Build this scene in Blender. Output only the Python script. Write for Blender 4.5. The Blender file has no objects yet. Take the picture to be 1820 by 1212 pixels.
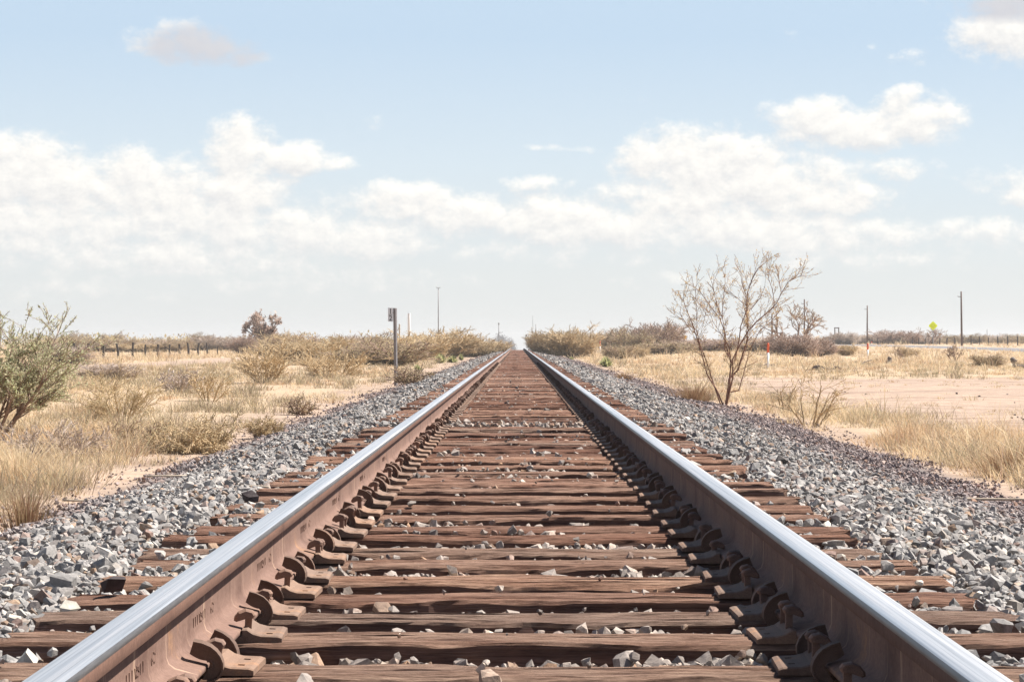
import bpy, math, random
import numpy as np
from mathutils import Vector

SC = bpy.context.scene
COL = SC.collection
F = 4044.0            # focal length in pixels of the 1820 px wide photograph
CAMZ = 0.735
R = math.radians
rs = np.random.RandomState

# ------------------------------------------------------------------ noise
def vnoise(x, y, seed=0):
    x = np.asarray(x, dtype=np.float64); y = np.asarray(y, dtype=np.float64)
    xi = np.floor(x).astype(np.int64); yi = np.floor(y).astype(np.int64)
    xf = x-xi; yf = y-yi
    def h(a, b):
        n = (a*374761393 + b*668265263 + seed*974711) & 0x7fffffff
        n = ((n ^ (n >> 13))*1274126177) & 0x7fffffff
        n = n ^ (n >> 16)
        return (n & 0xffff)/65535.0
    u = xf*xf*(3-2*xf); v = yf*yf*(3-2*yf)
    return (h(xi, yi)*(1-u)+h(xi+1, yi)*u)*(1-v)+(h(xi, yi+1)*(1-u)+h(xi+1, yi+1)*u)*v
def fbm(x, y, seed=0, oct=4):
    s = 0; a = .5; t = 0
    for k in range(oct):
        s = s+a*vnoise(np.asarray(x)*2**k, np.asarray(y)*2**k, seed+k*17); t += a; a *= .5
    return s/t
def sst(a, b, x):
    t = np.clip((np.asarray(x, dtype=np.float64)-a)/(b-a), 0, 1)
    return t*t*(3-2*t)

# ------------------------------------------------------------------ terrain
def track_z(y):
    y = np.asarray(y, dtype=np.float64)
    d = np.clip(y-236, 0, 50)
    return -.00005*d*d-.005*np.clip(y-286, 0, None)
def plain(x, y):
    fall = .0045*np.clip(y-430, 0, None)
    l = -.42+.50*sst(190, 400, y)-fall
    r = -.40+.84*sst(85, 330, y)+.10*sst(52, 58, x)*sst(200, 260, y)-fall
    return l+(r-l)*sst(-6, 6, x)
def ground(x, y):
    x = np.asarray(x, dtype=np.float64); y = np.asarray(y, dtype=np.float64)
    ax = np.abs(x); t = track_z(y)
    rough = (fbm(x/2.2, y/3.0, 3)-.5)*.16*sst(3.6, 6, ax)+(fbm(x/17, y/25, 9)-.5)*.22*sst(6, 14, ax)
    w = sst(5, 20, ax)
    base = (t-.40)*(1-w)+plain(x, y)*w+rough*(1-.6*sst(44, 46, x)*(1-sst(52, 54, x)))
    toe = np.where(x > 0, 3.75, 3.05)+(fbm(y/3.0, x*0, 5)-.5)*.9
    sh = 1.75; cut = np.where(ax < 1.3, -.06, 0)*(1-sst(1.2, 1.3, ax))
    k = np.clip((ax-sh)/(toe-sh), 0, 1)
    prof = -.085-.04*sst(1.3, 1.8, ax)
    emb = (t+prof+cut)*(1-k)+base*k
    return np.where(ax < toe, np.maximum(emb, base), base)
def gz(x, y): return float(ground(x, y))
def px2x(px, d): return (px-920.0)/F*d

# ------------------------------------------------------------------ mesh making
def mesh_np(name, verts, faces, k, mats, midx=None, smooth=False):
    """verts (N,3), faces (M,k)"""
    me = bpy.data.meshes.new(name)
    verts = np.ascontiguousarray(verts, dtype=np.float32); faces = np.ascontiguousarray(faces, dtype=np.int32)
    me.vertices.add(len(verts)); me.vertices.foreach_set('co', verts.ravel())
    me.loops.add(faces.size); me.loops.foreach_set('vertex_index', faces.ravel())
    me.polygons.add(len(faces))
    me.polygons.foreach_set('loop_start', np.arange(0, faces.size, k, dtype=np.int32))
    for m in mats: me.materials.append(m)
    if midx is not None: me.polygons.foreach_set('material_index', np.ascontiguousarray(midx, dtype=np.int32))
    me.polygons.foreach_set('use_smooth', np.full(len(faces), smooth, dtype=bool))
    me.update(calc_edges=True); me.validate()
    return me
def mesh_py(name, verts, faces, mats, midx=None, smooth=False):
    me = bpy.data.meshes.new(name); me.from_pydata([tuple(v) for v in verts], [], [tuple(f) for f in faces])
    for m in mats: me.materials.append(m)
    if midx: me.polygons.foreach_set('material_index', midx)
    if smooth: me.polygons.foreach_set('use_smooth', [True]*len(faces))
    me.update(); return me
def obj(name, me, parent=None, loc=None):
    o = bpy.data.objects.new(name, me); COL.objects.link(o)
    if parent is not None: o.parent = parent
    if loc is not None: o.location = loc
    return o
def tag(o, label=None, cat=None, group=None, kind=None):
    if label: o['label'] = label
    if cat: o['category'] = cat
    if group: o['group'] = group
    if kind: o['kind'] = kind
    return o
def empty(name, loc=(0, 0, 0), rz=0, sc=None):
    o = bpy.data.objects.new(name, None); COL.objects.link(o); o.empty_display_size = .1
    o.location = loc; o.rotation_euler = (0, 0, rz)
    if sc is not None: o.scale = sc
    return o
def copy_thing(src, loc, rz=None, sc=None, label=None, group=None, parts=True):
    c = src.copy(); COL.objects.link(c); c.location = loc
    if rz is not None: c.rotation_euler = (c.rotation_euler[0], c.rotation_euler[1], rz)
    if sc is not None: c.scale = sc
    if label: c['label'] = label
    if group: c['group'] = group
    if parts:
        for ch in list(src.children):
            d = ch.copy(); COL.objects.link(d); d.parent = c
            for g in list(ch.children):
                e = g.copy(); COL.objects.link(e); e.parent = d
    return c

class MB:
    def __init__(s): s.v = []; s.f = []; s.m = []
    def add(s, vs, fs, m=0):
        b = len(s.v); s.v += [tuple(v) for v in vs]
        for f in fs: s.f.append(tuple(b+i for i in f)); s.m.append(m)
    def box(s, x0, x1, y0, y1, z0, z1, m=0, ch=0.0):
        if ch <= 0:
            v = [(x0,y0,z0),(x1,y0,z0),(x1,y1,z0),(x0,y1,z0),(x0,y0,z1),(x1,y0,z1),(x1,y1,z1),(x0,y1,z1)]
            s.add(v, [(3,2,1,0),(4,5,6,7),(0,1,5,4),(1,2,6,5),(2,3,7,6),(3,0,4,7)], m); return
        c = ch
        v = []
        for z, i in ((z0, 0), (z1-c, 0), (z1, c)):
            v += [(x0+i+c*0,y0+i,z),(x1-i,y0+i,z),(x1-i,y1-i,z),(x0+i,y1-i,z)]
        fs = [(3,2,1,0),(8,9,10,11)]
        for k in (0, 4):
            for j in range(4): fs.append((k+j, k+(j+1)%4, k+4+(j+1)%4, k+4+j))
        s.add(v, fs, m)
    def tube(s, pts, rad, n=6, m=0, cap=True):
        P = [Vector(p) for p in pts]; vs = []; fs = []
        up = Vector((.13, .31, .94))
        for i, p in enumerate(P):
            t = (P[min(i+1, len(P)-1)]-P[max(i-1, 0)])
            t = t.normalized() if t.length > 1e-9 else Vector((0, 0, 1))
            a = t.cross(up)
            if a.length < .1: a = t.cross(Vector((1, 0, 0)))
            a.normalize(); b = t.cross(a)
            r = rad[i] if hasattr(rad, '__len__') else rad
            for k in range(n):
                an = 2*math.pi*k/n
                vs.append(p+a*(r*math.cos(an))+b*(r*math.sin(an)))
        for i in range(len(P)-1):
            for k in range(n):
                fs.append((i*n+k, i*n+(k+1)%n, (i+1)*n+(k+1)%n, (i+1)*n+k))
        if cap:
            fs.append(tuple(range(n-1, -1, -1))); L = (len(P)-1)*n; fs.append(tuple(L+k for k in range(n)))
        s.add(vs, fs, m)
    def extrude_poly(s, poly, axis, a0, a1, m=0):
        """poly: 2-D outline (counter-clockwise), extruded along axis 'x','y','z'"""
        def P(u, w, a):
            return {'y': (u, a, w), 'x': (a, u, w), 'z': (u, w, a)}[axis]
        n = len(poly)
        vs = [P(u, w, a0) for u, w in poly]+[P(u, w, a1) for u, w in poly]
        fs = [tuple(range(n)), tuple(range(2*n-1, n-1, -1))]
        for i in range(n): fs.append((i, n+i, n+(i+1)%n, (i+1)%n))
        s.add(vs, fs, m)
    def mesh(s, name, mats, smooth=False): return mesh_py(name, s.v, s.f, mats, s.m, smooth)
    def build(s, name, mats, parent=None, smooth=False, loc=None):
        return obj(name, s.mesh(name, mats if isinstance(mats, (list, tuple)) else [mats], smooth), parent, loc)

# ------------------------------------------------------------------ materials
def new_mat(name, rough=.9, spec=.3):
    m = bpy.data.materials.new(name); m.use_nodes = True
    nt = m.node_tree; b = nt.nodes['Principled BSDF']
    b.inputs['Roughness'].default_value = rough; b.inputs['Specular IOR Level'].default_value = spec
    return m, nt, b
def N(nt, t, **kw):
    n = nt.nodes.new(t)
    for k, v in kw.items():
        if k.startswith('i_'):
            key = k[2:]; key = int(key) if key.isdigit() else key.replace('_', ' ')
            n.inputs[key].default_value = v
        else: setattr(n, k, v)
    return n
def ramp(nt, src, stops, interp='LINEAR'):
    r = nt.nodes.new('ShaderNodeValToRGB'); r.color_ramp.interpolation = interp
    e = r.color_ramp.elements
    while len(e) < len(stops): e.new(.5)
    for el, (p, c) in zip(e, stops): el.position = p; el.color = (*c, 1) if len(c) == 3 else c
    nt.links.new(src, r.inputs[0]); return r.outputs[0]
def noise(nt, vec, scale, detail=4, rough=.55, stretch=None, dist=0):
    if stretch:
        mp = N(nt, 'ShaderNodeMapping'); mp.inputs['Scale'].default_value = stretch
        nt.links.new(vec, mp.inputs['Vector']); vec = mp.outputs[0]
    n = N(nt, 'ShaderNodeTexNoise'); n.inputs['Scale'].default_value = scale; n.inputs['Detail'].default_value = detail
    n.inputs['Roughness'].default_value = rough; n.inputs['Distortion'].default_value = dist
    nt.links.new(vec, n.inputs['Vector']); return n.outputs[0]
def mix(nt, fac, a, b, blend='MIX'):
    m = N(nt, 'ShaderNodeMix', data_type='RGBA', blend_type=blend)
    for s, val in ((m.inputs[0], fac), (m.inputs[6], a), (m.inputs[7], b)):
        if isinstance(val, (int, float)): s.default_value = val
        elif isinstance(val, tuple): s.default_value = (*val, 1) if len(val) == 3 else val
        else: nt.links.new(val, s)
    return m.outputs[2]
def math_(nt, op, a, b=None, c=None, clamp=False):
    n = N(nt, 'ShaderNodeMath', operation=op, use_clamp=clamp)
    for i, val in enumerate((a, b, c)):
        if val is None: continue
        if isinstance(val, (int, float)): n.inputs[i].default_value = val
        else: nt.links.new(val, n.inputs[i])
    return n.outputs[0]
def bump(nt, b, h, strength=.5, dist=.01):
    n = N(nt, 'ShaderNodeBump'); n.inputs['Strength'].default_value = strength; n.inputs['Distance'].default_value = dist
    nt.links.new(h, n.inputs['Height']); nt.links.new(n.outputs[0], b.inputs['Normal'])

def mat_island(name, stops, scale=6.0, var=.35, rough=.9, transl=0.0, patch=None):
    """colour picked for each separate blade / leaf / stone, broken up by a noise in object space"""
    m, nt, b = new_mat(name, rough, .15)
    g = N(nt, 'ShaderNodeNewGeometry'); tc = N(nt, 'ShaderNodeTexCoord')
    c = ramp(nt, g.outputs['Random Per Island'], stops)
    n = noise(nt, tc.outputs['Object'], scale, 3)
    v = N(nt, 'ShaderNodeMapRange'); nt.links.new(n, v.inputs[0]); v.inputs[1].default_value = .3; v.inputs[2].default_value = .7
    v.inputs[3].default_value = 1-var; v.inputs[4].default_value = 1+var
    c = mix(nt, 1.0, c, v.outputs[0], 'MULTIPLY')
    if patch:
        sc, col, lo, hi = patch
        pn = noise(nt, tc.outputs['Object'], sc, 2)
        f = ramp(nt, pn, [(lo, (0, 0, 0)), (hi, (1, 1, 1))])
        c = mix(nt, f, c, mix(nt, 1.0, c, col, 'MULTIPLY'))
    nt.links.new(c, b.inputs['Base Color'])
    if transl > 0:
        tr = N(nt, 'ShaderNodeBsdfTranslucent'); nt.links.new(c, tr.inputs['Color'])
        mx = N(nt, 'ShaderNodeMixShader'); mx.inputs[0].default_value = transl
        nt.links.new(b.outputs[0], mx.inputs[1]); nt.links.new(tr.outputs[0], mx.inputs[2])
        nt.links.new(mx.outputs[0], nt.nodes['Material Output'].inputs['Surface'])
    return m
def mat_plain(name, col, rough=.8, scale=8, var=.25, spec=.3, metal=0, bmp=0.0, stretch=None):
    m, nt, b = new_mat(name, rough, spec); tc = N(nt, 'ShaderNodeTexCoord')
    n = noise(nt, tc.outputs['Object'], scale, 5, .6, stretch)
    lo = tuple(c*(1-var) for c in col); hi = tuple(min(1, c*(1+var)) for c in col)
    nt.links.new(ramp(nt, n, [(.3, lo), (.7, hi)]), b.inputs['Base Color'])
    b.inputs['Metallic'].default_value = metal
    if bmp: bump(nt, b, n, bmp, .01)
    return m

# soil
def make_ground_mat():
    m, nt, b = new_mat('dry_soil', .95, .1); g = N(nt, 'ShaderNodeNewGeometry'); pos = g.outputs['Position']
    n1 = noise(nt, pos, .35, 5, .6); n2 = noise(nt, pos, 3.0, 5, .65); n3 = noise(nt, pos, 28, 3, .6); n4 = noise(nt, pos, .06, 3, .5)
    soil = ramp(nt, n2, [(.25, (.25, .18, .135)), (.5, (.33, .247, .192)), (.75, (.42, .33, .262))])
    st_ = noise(nt, pos, 1.0, 5, .6, (.12, 1.1, 1)); peb = noise(nt, pos, 9, 3, .7)
    soil = mix(nt, 1.0, soil, ramp(nt, st_, [(.35, (.72, .68, .66)), (.5, (1, 1, 1)), (.65, (1.18, 1.15, 1.1))]), 'MULTIPLY')
    soil = mix(nt, ramp(nt, peb, [(.66, (0, 0, 0)), (.70, (.75, .75, .75))]), soil, (.17, .115, .095))
    straw = ramp(nt, n3, [(.25, (.29, .21, .135)), (.55, (.42, .32, .215)), (.8, (.54, .43, .30))])
    sp = N(nt, 'ShaderNodeSeparateXYZ'); nt.links.new(pos, sp.inputs[0]); X, Y = sp.outputs[0], sp.outputs[1]
    def band(v, a, b_, e):   # soft 1 inside [a,b]
        r1 = N(nt, 'ShaderNodeMapRange', interpolation_type='SMOOTHSTEP'); nt.links.new(v, r1.inputs[0]); r1.inputs[1].default_value = a-e; r1.inputs[2].default_value = a+e
        r2 = N(nt, 'ShaderNodeMapRange', interpolation_type='SMOOTHSTEP'); nt.links.new(v, r2.inputs[0]); r2.inputs[1].default_value = b_-e; r2.inputs[2].default_value = b_+e
        r2.inputs[3].default_value = 1; r2.inputs[4].default_value = 0
        return math_(nt, 'MULTIPLY', r1.outputs[0], r2.outputs[0])
    xw = math_(nt, 'ADD', X, math_(nt, 'MULTIPLY', math_(nt, 'SUBTRACT', n1, .5), 5.0))
    yw = math_(nt, 'ADD', Y, math_(nt, 'MULTIPLY', math_(nt, 'SUBTRACT', n1, .5), 22.0))
    xw2 = math_(nt, 'ADD', X, math_(nt, 'MULTIPLY', math_(nt, 'SUBTRACT', n1, .5), 1.4))
    bare = math_(nt, 'MULTIPLY', band(xw, 5.6, 40, .8), band(yw, 26, 76, 4))
    road = math_(nt, 'MULTIPLY', band(xw2, -22.0, -17.0, .6), band(Y, 30, 420, 10))
    strip = math_(nt, 'MULTIPLY', band(xw2, -4.3, 4.4, .35), 0.85)
    f = math_(nt, 'MAXIMUM', math_(nt, 'MAXIMUM', bare, road), strip)
    spotty = ramp(nt, n2, [(.52, (0, 0, 0)), (.66, (.8, .8, .8))])
    f = math_(nt, 'MAXIMUM', f, spotty)
    col = mix(nt, f, straw, soil)
    col = mix(nt, math_(nt, 'MULTIPLY', math_(nt, 'SUBTRACT', n4, .35), .6, None, True), col, (.36, .26, .19))
    # cinder grey bed below the ballast
    bed = band(X, -3.0, 3.6, .25)
    col = mix(nt, bed, col, ramp(nt, n3, [(.3, (.075, .066, .066)), (.7, (.2, .175, .17))]))
    nt.links.new(col, b.inputs['Base Color'])
    bump(nt, b, n3, .6, .03)
    return m
M_GROUND = make_ground_mat()

def make_stone_mat(name):
    m, nt, b = new_mat(name, .85, .25); g = N(nt, 'ShaderNodeNewGeometry')
    c = ramp(nt, g.outputs['Random Per Island'], [(0, (.17, .168, .168)), (.2, (.265, .263, .263)), (.4, (.35, .342, .336)), (.55, (.21, .205, .204)), (.68, (.43, .41, .392)), (.76, (.22, .155, .135)), (.83, (.25, .255, .255)), (.9, (.34, .24, .17)), (.94, (.085, .078, .078)), (.975, (.60, .56, .50)), (1.0, (.3, .3, .3))], 'LINEAR')
    pos = g.outputs['Position']
    n = noise(nt, pos, 60, 4, .65); n2 = noise(nt, pos, 9, 3)
    v = ramp(nt, n, [(.3, (.68, .66, .63)), (.68, (1.26, 1.2, 1.13))])
    c = mix(nt, 1.0, c, v, 'MULTIPLY')
    sp = N(nt, 'ShaderNodeSeparateXYZ'); nt.links.new(pos, sp.inputs[0])
    ax = math_(nt, 'ABSOLUTE', sp.outputs[0])
    w = math_(nt, 'ADD', ax, math_(nt, 'MULTIPLY', math_(nt, 'SUBTRACT', n2, .5), .8))
    mr = N(nt, 'ShaderNodeMapRange', interpolation_type='SMOOTHSTEP'); nt.links.new(w, mr.inputs[0]); mr.inputs[1].default_value = 2.35; mr.inputs[2].default_value = 3.1
    mr.inputs[4].default_value = .85
    c = mix(nt, mr.outputs[0], c, mix(nt, 1.0, c, (.84, .70, .71), 'MULTIPLY'))
    mr2 = N(nt, 'ShaderNodeMapRange', interpolation_type='SMOOTHSTEP'); nt.links.new(w, mr2.inputs[0]); mr2.inputs[1].default_value = 1.1; mr2.inputs[2].default_value = .6
    mr2.inputs[4].default_value = .5
    c = mix(nt, mr2.outputs[0], c, mix(nt, 1.0, c, (1.12, .92, .78), 'MULTIPLY'))
    nt.links.new(c, b.inputs['Base Color']); bump(nt, b, n, .5, .006)
    return m
M_STONE = make_stone_mat('crushed_granite')

def make_wood_mat():
    m, nt, b = new_mat('weathered_tie_wood', .92, .12); tc = N(nt, 'ShaderNodeTexCoord'); oi = N(nt, 'ShaderNodeObjectInfo')
    off = N(nt, 'ShaderNodeVectorMath', operation='MULTIPLY_ADD')
    nt.links.new(oi.outputs['Random'], off.inputs[0]); off.inputs[1].default_value = (37, 91, 53); nt.links.new(tc.outputs['Object'], off.inputs[2])
    p = off.outputs[0]
    grain = noise(nt, p, 1.0, 9, .80, (4.5, 55, 55), .12)
    fib = noise(nt, p, 1.0, 6, .75, (13, 190, 190))
    blot = noise(nt, p, 1.0, 4, .6, (2.5, 9, 9))
    c = ramp(nt, grain, [(.36, (.03, .02, .017)), (.43, (.13, .088, .07)), (.51, (.27, .20, .16)), (.60, (.45, .355, .285))])
    c = mix(nt, .42, c, ramp(nt, fib, [(.38, (.05, .034, .028)), (.5, (.22, .16, .13)), (.62, (.46, .36, .29))]))
    c = mix(nt, ramp(nt, blot, [(.42, (0, 0, 0)), (.72, (.75, .75, .75))]), c, mix(nt, 1.0, c, (.66, .52, .47), 'MULTIPLY'))
    tint = ramp(nt, oi.outputs['Random'], [(0, (.70, .51, .45)), (.2, (1.04, .83, .73)), (.4, (.84, .77, .73)), (.6, (1.26, 1.04, .89)), (.8, (.82, .59, .50)), (1, (1.10, .97, .88))])
    c = mix(nt, 1.0, c, tint, 'MULTIPLY')
    # vertical faces get their own creosote brown, darkened further as painted shade
    nt.links.new(c, b.inputs['Base Color'])
    h = mix(nt, .4, grain, fib)
    bump(nt, b, h, 1.0, .022)
    return m
M_WOOD = make_wood_mat()
def make_side_shade():  # creosote brown with shade painted in, so the tie fronts look unlit
    m, nt, b = new_mat('creosote_and_shade_tie_side', .9, .15); tc = N(nt, 'ShaderNodeTexCoord')
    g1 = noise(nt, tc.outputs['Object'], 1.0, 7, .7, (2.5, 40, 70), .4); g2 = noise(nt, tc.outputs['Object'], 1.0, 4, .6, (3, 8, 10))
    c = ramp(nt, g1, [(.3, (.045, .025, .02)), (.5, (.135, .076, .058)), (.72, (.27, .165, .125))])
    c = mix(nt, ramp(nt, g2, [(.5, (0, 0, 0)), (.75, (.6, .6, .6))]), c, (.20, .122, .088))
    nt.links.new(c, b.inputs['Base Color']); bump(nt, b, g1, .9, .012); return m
M_SIDE_SHADE = make_side_shade()

def make_rust(name, a, b_, c_, drip=True, sc=1.0):
    m, nt, b = new_mat(name, .82, .25); tc = N(nt, 'ShaderNodeTexCoord'); p = tc.outputs['Object']
    n1 = noise(nt, p, 3.2*sc, 7, .68); n2 = noise(nt, p, 90*sc, 4, .65)
    c = ramp(nt, n1, [(.33, a), (.5, b_), (.60, b_), (.68, c_)])
    oi = N(nt, 'ShaderNodeObjectInfo'); c = mix(nt, 1.0, c, ramp(nt, oi.outputs['Random'], [(0, (.78, .74, .72)), (.5, (1, 1, 1)), (1, (1.18, 1.08, .98))]), 'MULTIPLY') if not drip else c
    c = mix(nt, 1.0, c, ramp(nt, n2, [(.3, (.78, .76, .74)), (.7, (1.15, 1.15, 1.15))]), 'MULTIPLY')
    if drip:
        d = noise(nt, p, 1.0, 3, .6, (3, 22, 1.6))
        f = ramp(nt, d, [(.62, (0, 0, 0)), (.70, (.6, .6, .6))])
        c = mix(nt, f, c, (.47, .33, .23))
    nt.links.new(c, b.inputs['Base Color']); bump(nt, b, n2, .35, .002)
    return m
M_RUST = make_rust('rail_rust', (.115, .065, .049), (.185, .113, .086), (.27, .152, .085))
M_HEADSIDE = make_rust('rail_head_side_rust', (.105, .059, .045), (.155, .092, .070), (.195, .112, .08), False)
M_PLATE = make_rust('tie_plate_rust', (.14, .092, .068), (.20, .138, .104), (.27, .165, .105), False, 3)
M_ANCHOR = make_rust('anchor_rust', (.09, .058, .044), (.135, .088, .066), (.18, .115, .08), False, 4)
M_SPIKE = make_rust('spike_rust', (.12, .08, .065), (.20, .13, .10), (.25, .16, .12), False, 5)
def make_polish():
    m, nt, b = new_mat('polished_rail_steel', .3, .5); tc = N(nt, 'ShaderNodeTexCoord'); p = tc.outputs['Object']
    s = noise(nt, p, 1.0, 6, .7, (150, .55, 1)); s2 = noise(nt, p, 1.0, 4, .6, (40, .25, 1)); n3 = noise(nt, p, 1.0, 4, .7, (120, 25, 1))
    c = ramp(nt, s, [(.32, (.42, .41, .405)), (.46, (.62, .61, .60)), (.58, (.74, .72, .70)), (.7, (.80, .73, .68))])
    nt.links.new(c, b.inputs['Base Color']); b.inputs['Metallic'].default_value = .92
    r = ramp(nt, s2, [(.3, (.26, .26, .26)), (.7, (.50, .50, .50))]); nt.links.new(r, b.inputs['Roughness'])
    bump(nt, b, mix(nt, .5, s, n3), .10, .001)
    return m
M_POLISH = make_polish()
M_EDGE = mat_plain('rail_crown_edge', (.30, .235, .20), .5, 30, .45, .5, .5, stretch=(30, 1.2, 4))
M_GAUGE = mat_plain('gauge_corner_steel', (.10, .09, .085), .45, 20, .3, .5, .6, stretch=(20, .6, 4))

M_GRASS = mat_island('dry_grass_blades', [(0, (.46, .34, .205)), (.2, (.64, .495, .30)), (.5, (.73, .59, .385)), (.72, (.80, .68, .47)), (.85, (.50, .42, .34)), (.95, (.47, .32, .22)), (1, (.42, .36, .22))], .9, .2, .8, .42, (.22, (.80, .68, .62), .48, .64))
M_WEED = mat_island('dead_weed_stems', [(0, (.22, .165, .12)), (.3, (.34, .27, .19)), (.55, (.42, .36, .24)), (.8, (.36, .31, .17)), (1, (.30, .21, .16))], .9, .25, .85, .35)
M_GRASSRED = mat_island('reddish_grass_blades', [(0, (.22, .12, .075)), (.4, (.33, .20, .12)), (.75, (.45, .31, .18)), (1, (.27, .22, .10))], .9, .25, .8, .25)
M_TWIG_DARK = mat_plain('dark_twig_bark', (.17, .13, .105), .9, 9, .35)
M_TWIG = mat_plain('brown_twig_bark', (.27, .185, .14), .9, 6, .4)
M_MESQ = mat_plain('mesquite_bark', (.21, .112, .078), .9, 6, .35)
M_TWIG_GREY = mat_plain('grey_twig_bark', (.38, .31, .265), .9, 6, .35)
M_TWIG_TAN = mat_plain('tan_twig_bark', (.46, .34, .20), .9, 6, .3)
def leafmat(n, cols): return mat_island(n, [(i/(len(cols)-1), c) for i, c in enumerate(cols)], 4, .25, .7, .5)
M_LEAF_CREO = leafmat('creosote_leaves', [(.31, .34, .17), (.43, .45, .25), (.53, .52, .32), (.61, .57, .39), (.45, .41, .24)])
M_LEAF_TAN = leafmat('tan_shrub_leaves', [(.42, .325, .19), (.52, .405, .25), (.59, .475, .31), (.48, .40, .245), (.36, .27, .17)])
M_LEAF_OLIVE = leafmat('olive_shrub_leaves', [(.37, .31, .17), (.50, .41, .23), (.58, .48, .29), (.44, .35, .21)])
M_LEAF_GREY = leafmat('grey_shrub_leaves', [(.42, .32, .24), (.52, .41, .30), (.60, .48, .36), (.38, .28, .22)])
M_LEAF_PURP = leafmat('purple_brown_shrub_leaves', [(.44, .325, .265), (.54, .415, .34), (.62, .49, .40), (.48, .36, .295)])
M_LEAF_GREEN = leafmat('yucca_leaves', [(.24, .26, .11), (.34, .35, .16), (.46, .44, .22), (.30, .26, .15)])
M_LEAF_BUD = leafmat('mesquite_buds', [(.50, .38, .22), (.60, .47, .28), (.54, .39, .24)])
M_LEAF_DARK = leafmat('far_dark_foliage', [(.20, .20, .21), (.27, .265, .27), (.33, .32, .32)])
M_POST = mat_plain('grey_fence_wood', (.07, .058, .05), .9, 14, .35, stretch=(1, 1, .2))
M_POLE = mat_plain('dark_pole_wood', (.125, .085, .068), .9, 6, .3, stretch=(3, 3, .2))
M_WHITE = mat_plain('white_paint', (.88, .87, .84), .6, 9, .03)
M_ORANGE = mat_plain('orange_paint', (.72, .13, .05), .55, 9, .1)
M_BLACK = mat_plain('black_paint', (.03, .03, .03), .6, 9, .2)
M_SIGNPOST = mat_plain('weathered_steel_post', (.22, .20, .195), .6, 14, .25, .4, .3)
M_STEEL = mat_plain('galvanised_steel', (.42, .43, .44), .5, 14, .12, .4, .5)
M_YELLOW = mat_plain('fluorescent_yellow_sheeting', (.92, 1.0, .03), .5, 9, .02)
_nt = M_YELLOW.node_tree; _tr = _nt.nodes.new('ShaderNodeBsdfTranslucent'); _tr.inputs['Color'].default_value = (.92, 1, .03, 1); _mx = _nt.nodes.new('ShaderNodeMixShader'); _mx.inputs[0].default_value = .5
_nt.links.new(_nt.nodes['Principled BSDF'].outputs[0], _mx.inputs[1]); _nt.links.new(_tr.outputs[0], _mx.inputs[2]); _nt.links.new(_mx.outputs[0], _nt.nodes['Material Output'].inputs['Surface'])
M_YELLOWDK = mat_plain('sign_symbol_paint', (.74, .82, .02), .5, 9, .05)
M_AMBER = mat_plain('amber_sheeting', (.80, .42, .03), .5, 9, .05)
M_ASPHALT = mat_plain('faded_asphalt', (.17, .165, .17), .9, 3, .15)
M_DRIFT = mat_plain('bleached_wood', (.46, .38, .29), .9, 14, .3, bmp=.4, stretch=(1, 1, 1))
M_STUMP = mat_plain('grey_stump_wood', (.19, .155, .13), .9, 10, .4, bmp=.5)
M_DARKROCK = mat_plain('dark_basalt', (.055, .042, .042), .8, 16, .5, bmp=.7)
M_PALEROCK = mat_plain('pale_granite', (.50, .47, .40), .85, 18, .25, bmp=.6)
M_RUBBLE = mat_plain('dark_rubble', (.11, .08, .08), .9, 12, .5, bmp=.8)

# ------------------------------------------------------------------ ground sheet
def axis(stops):
    """[(limit, step), ...] growing away from 0"""
    a = [0.0]
    for lim, st in stops:
        while a[-1] < lim: a.append(a[-1]+(st if st > 0 else max(-st*a[-1], .2)))
    return a
xs = axis([(5, .16), (14, .4), (60, 1.3), (3000, -.09)]); xs = np.array([-v for v in xs[:0:-1]]+xs)
ys = np.array([-v for v in axis([(60, 4), (600, -.12)])[:0:-1]]+axis([(45, .3), (110, .6), (300, 1.6), (700, 5), (3200, -.07)]))
GX, GY = np.meshgrid(xs, ys)
GZ = ground(GX, GY)
nx, ny = len(xs), len(ys)
idx = np.arange(nx*ny).reshape(ny, nx)
fc = np.stack([idx[:-1, :-1], idx[:-1, 1:], idx[1:, 1:], idx[1:, :-1]], -1).reshape(-1, 4)
gme = mesh_np('ground', np.stack([GX, GY, GZ], -1).reshape(-1, 3), fc, 4, [M_GROUND], smooth=True)
tag(obj('ground', gme), kind='structure')

# two-lane road beyond the right field
ry = np.arange(40, 900, 6.0); W = [44.6, 45.0, 48.0, 51.0, 51.4]; H = [-.05, .05, .10, .05, -.05]
rv = np.array([[x, y, gz(48, y)+.02+h] for y in ry for x, h in zip(W, H)])
ri = np.arange(len(rv)).reshape(-1, 5)
rf = np.stack([ri[:-1, :-1], ri[:-1, 1:], ri[1:, 1:], ri[1:, :-1]], -1).reshape(-1, 4)
tag(obj('road', mesh_np('road', rv, rf, 4, [M_ASPHALT], smooth=True)), kind='structure')

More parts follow.
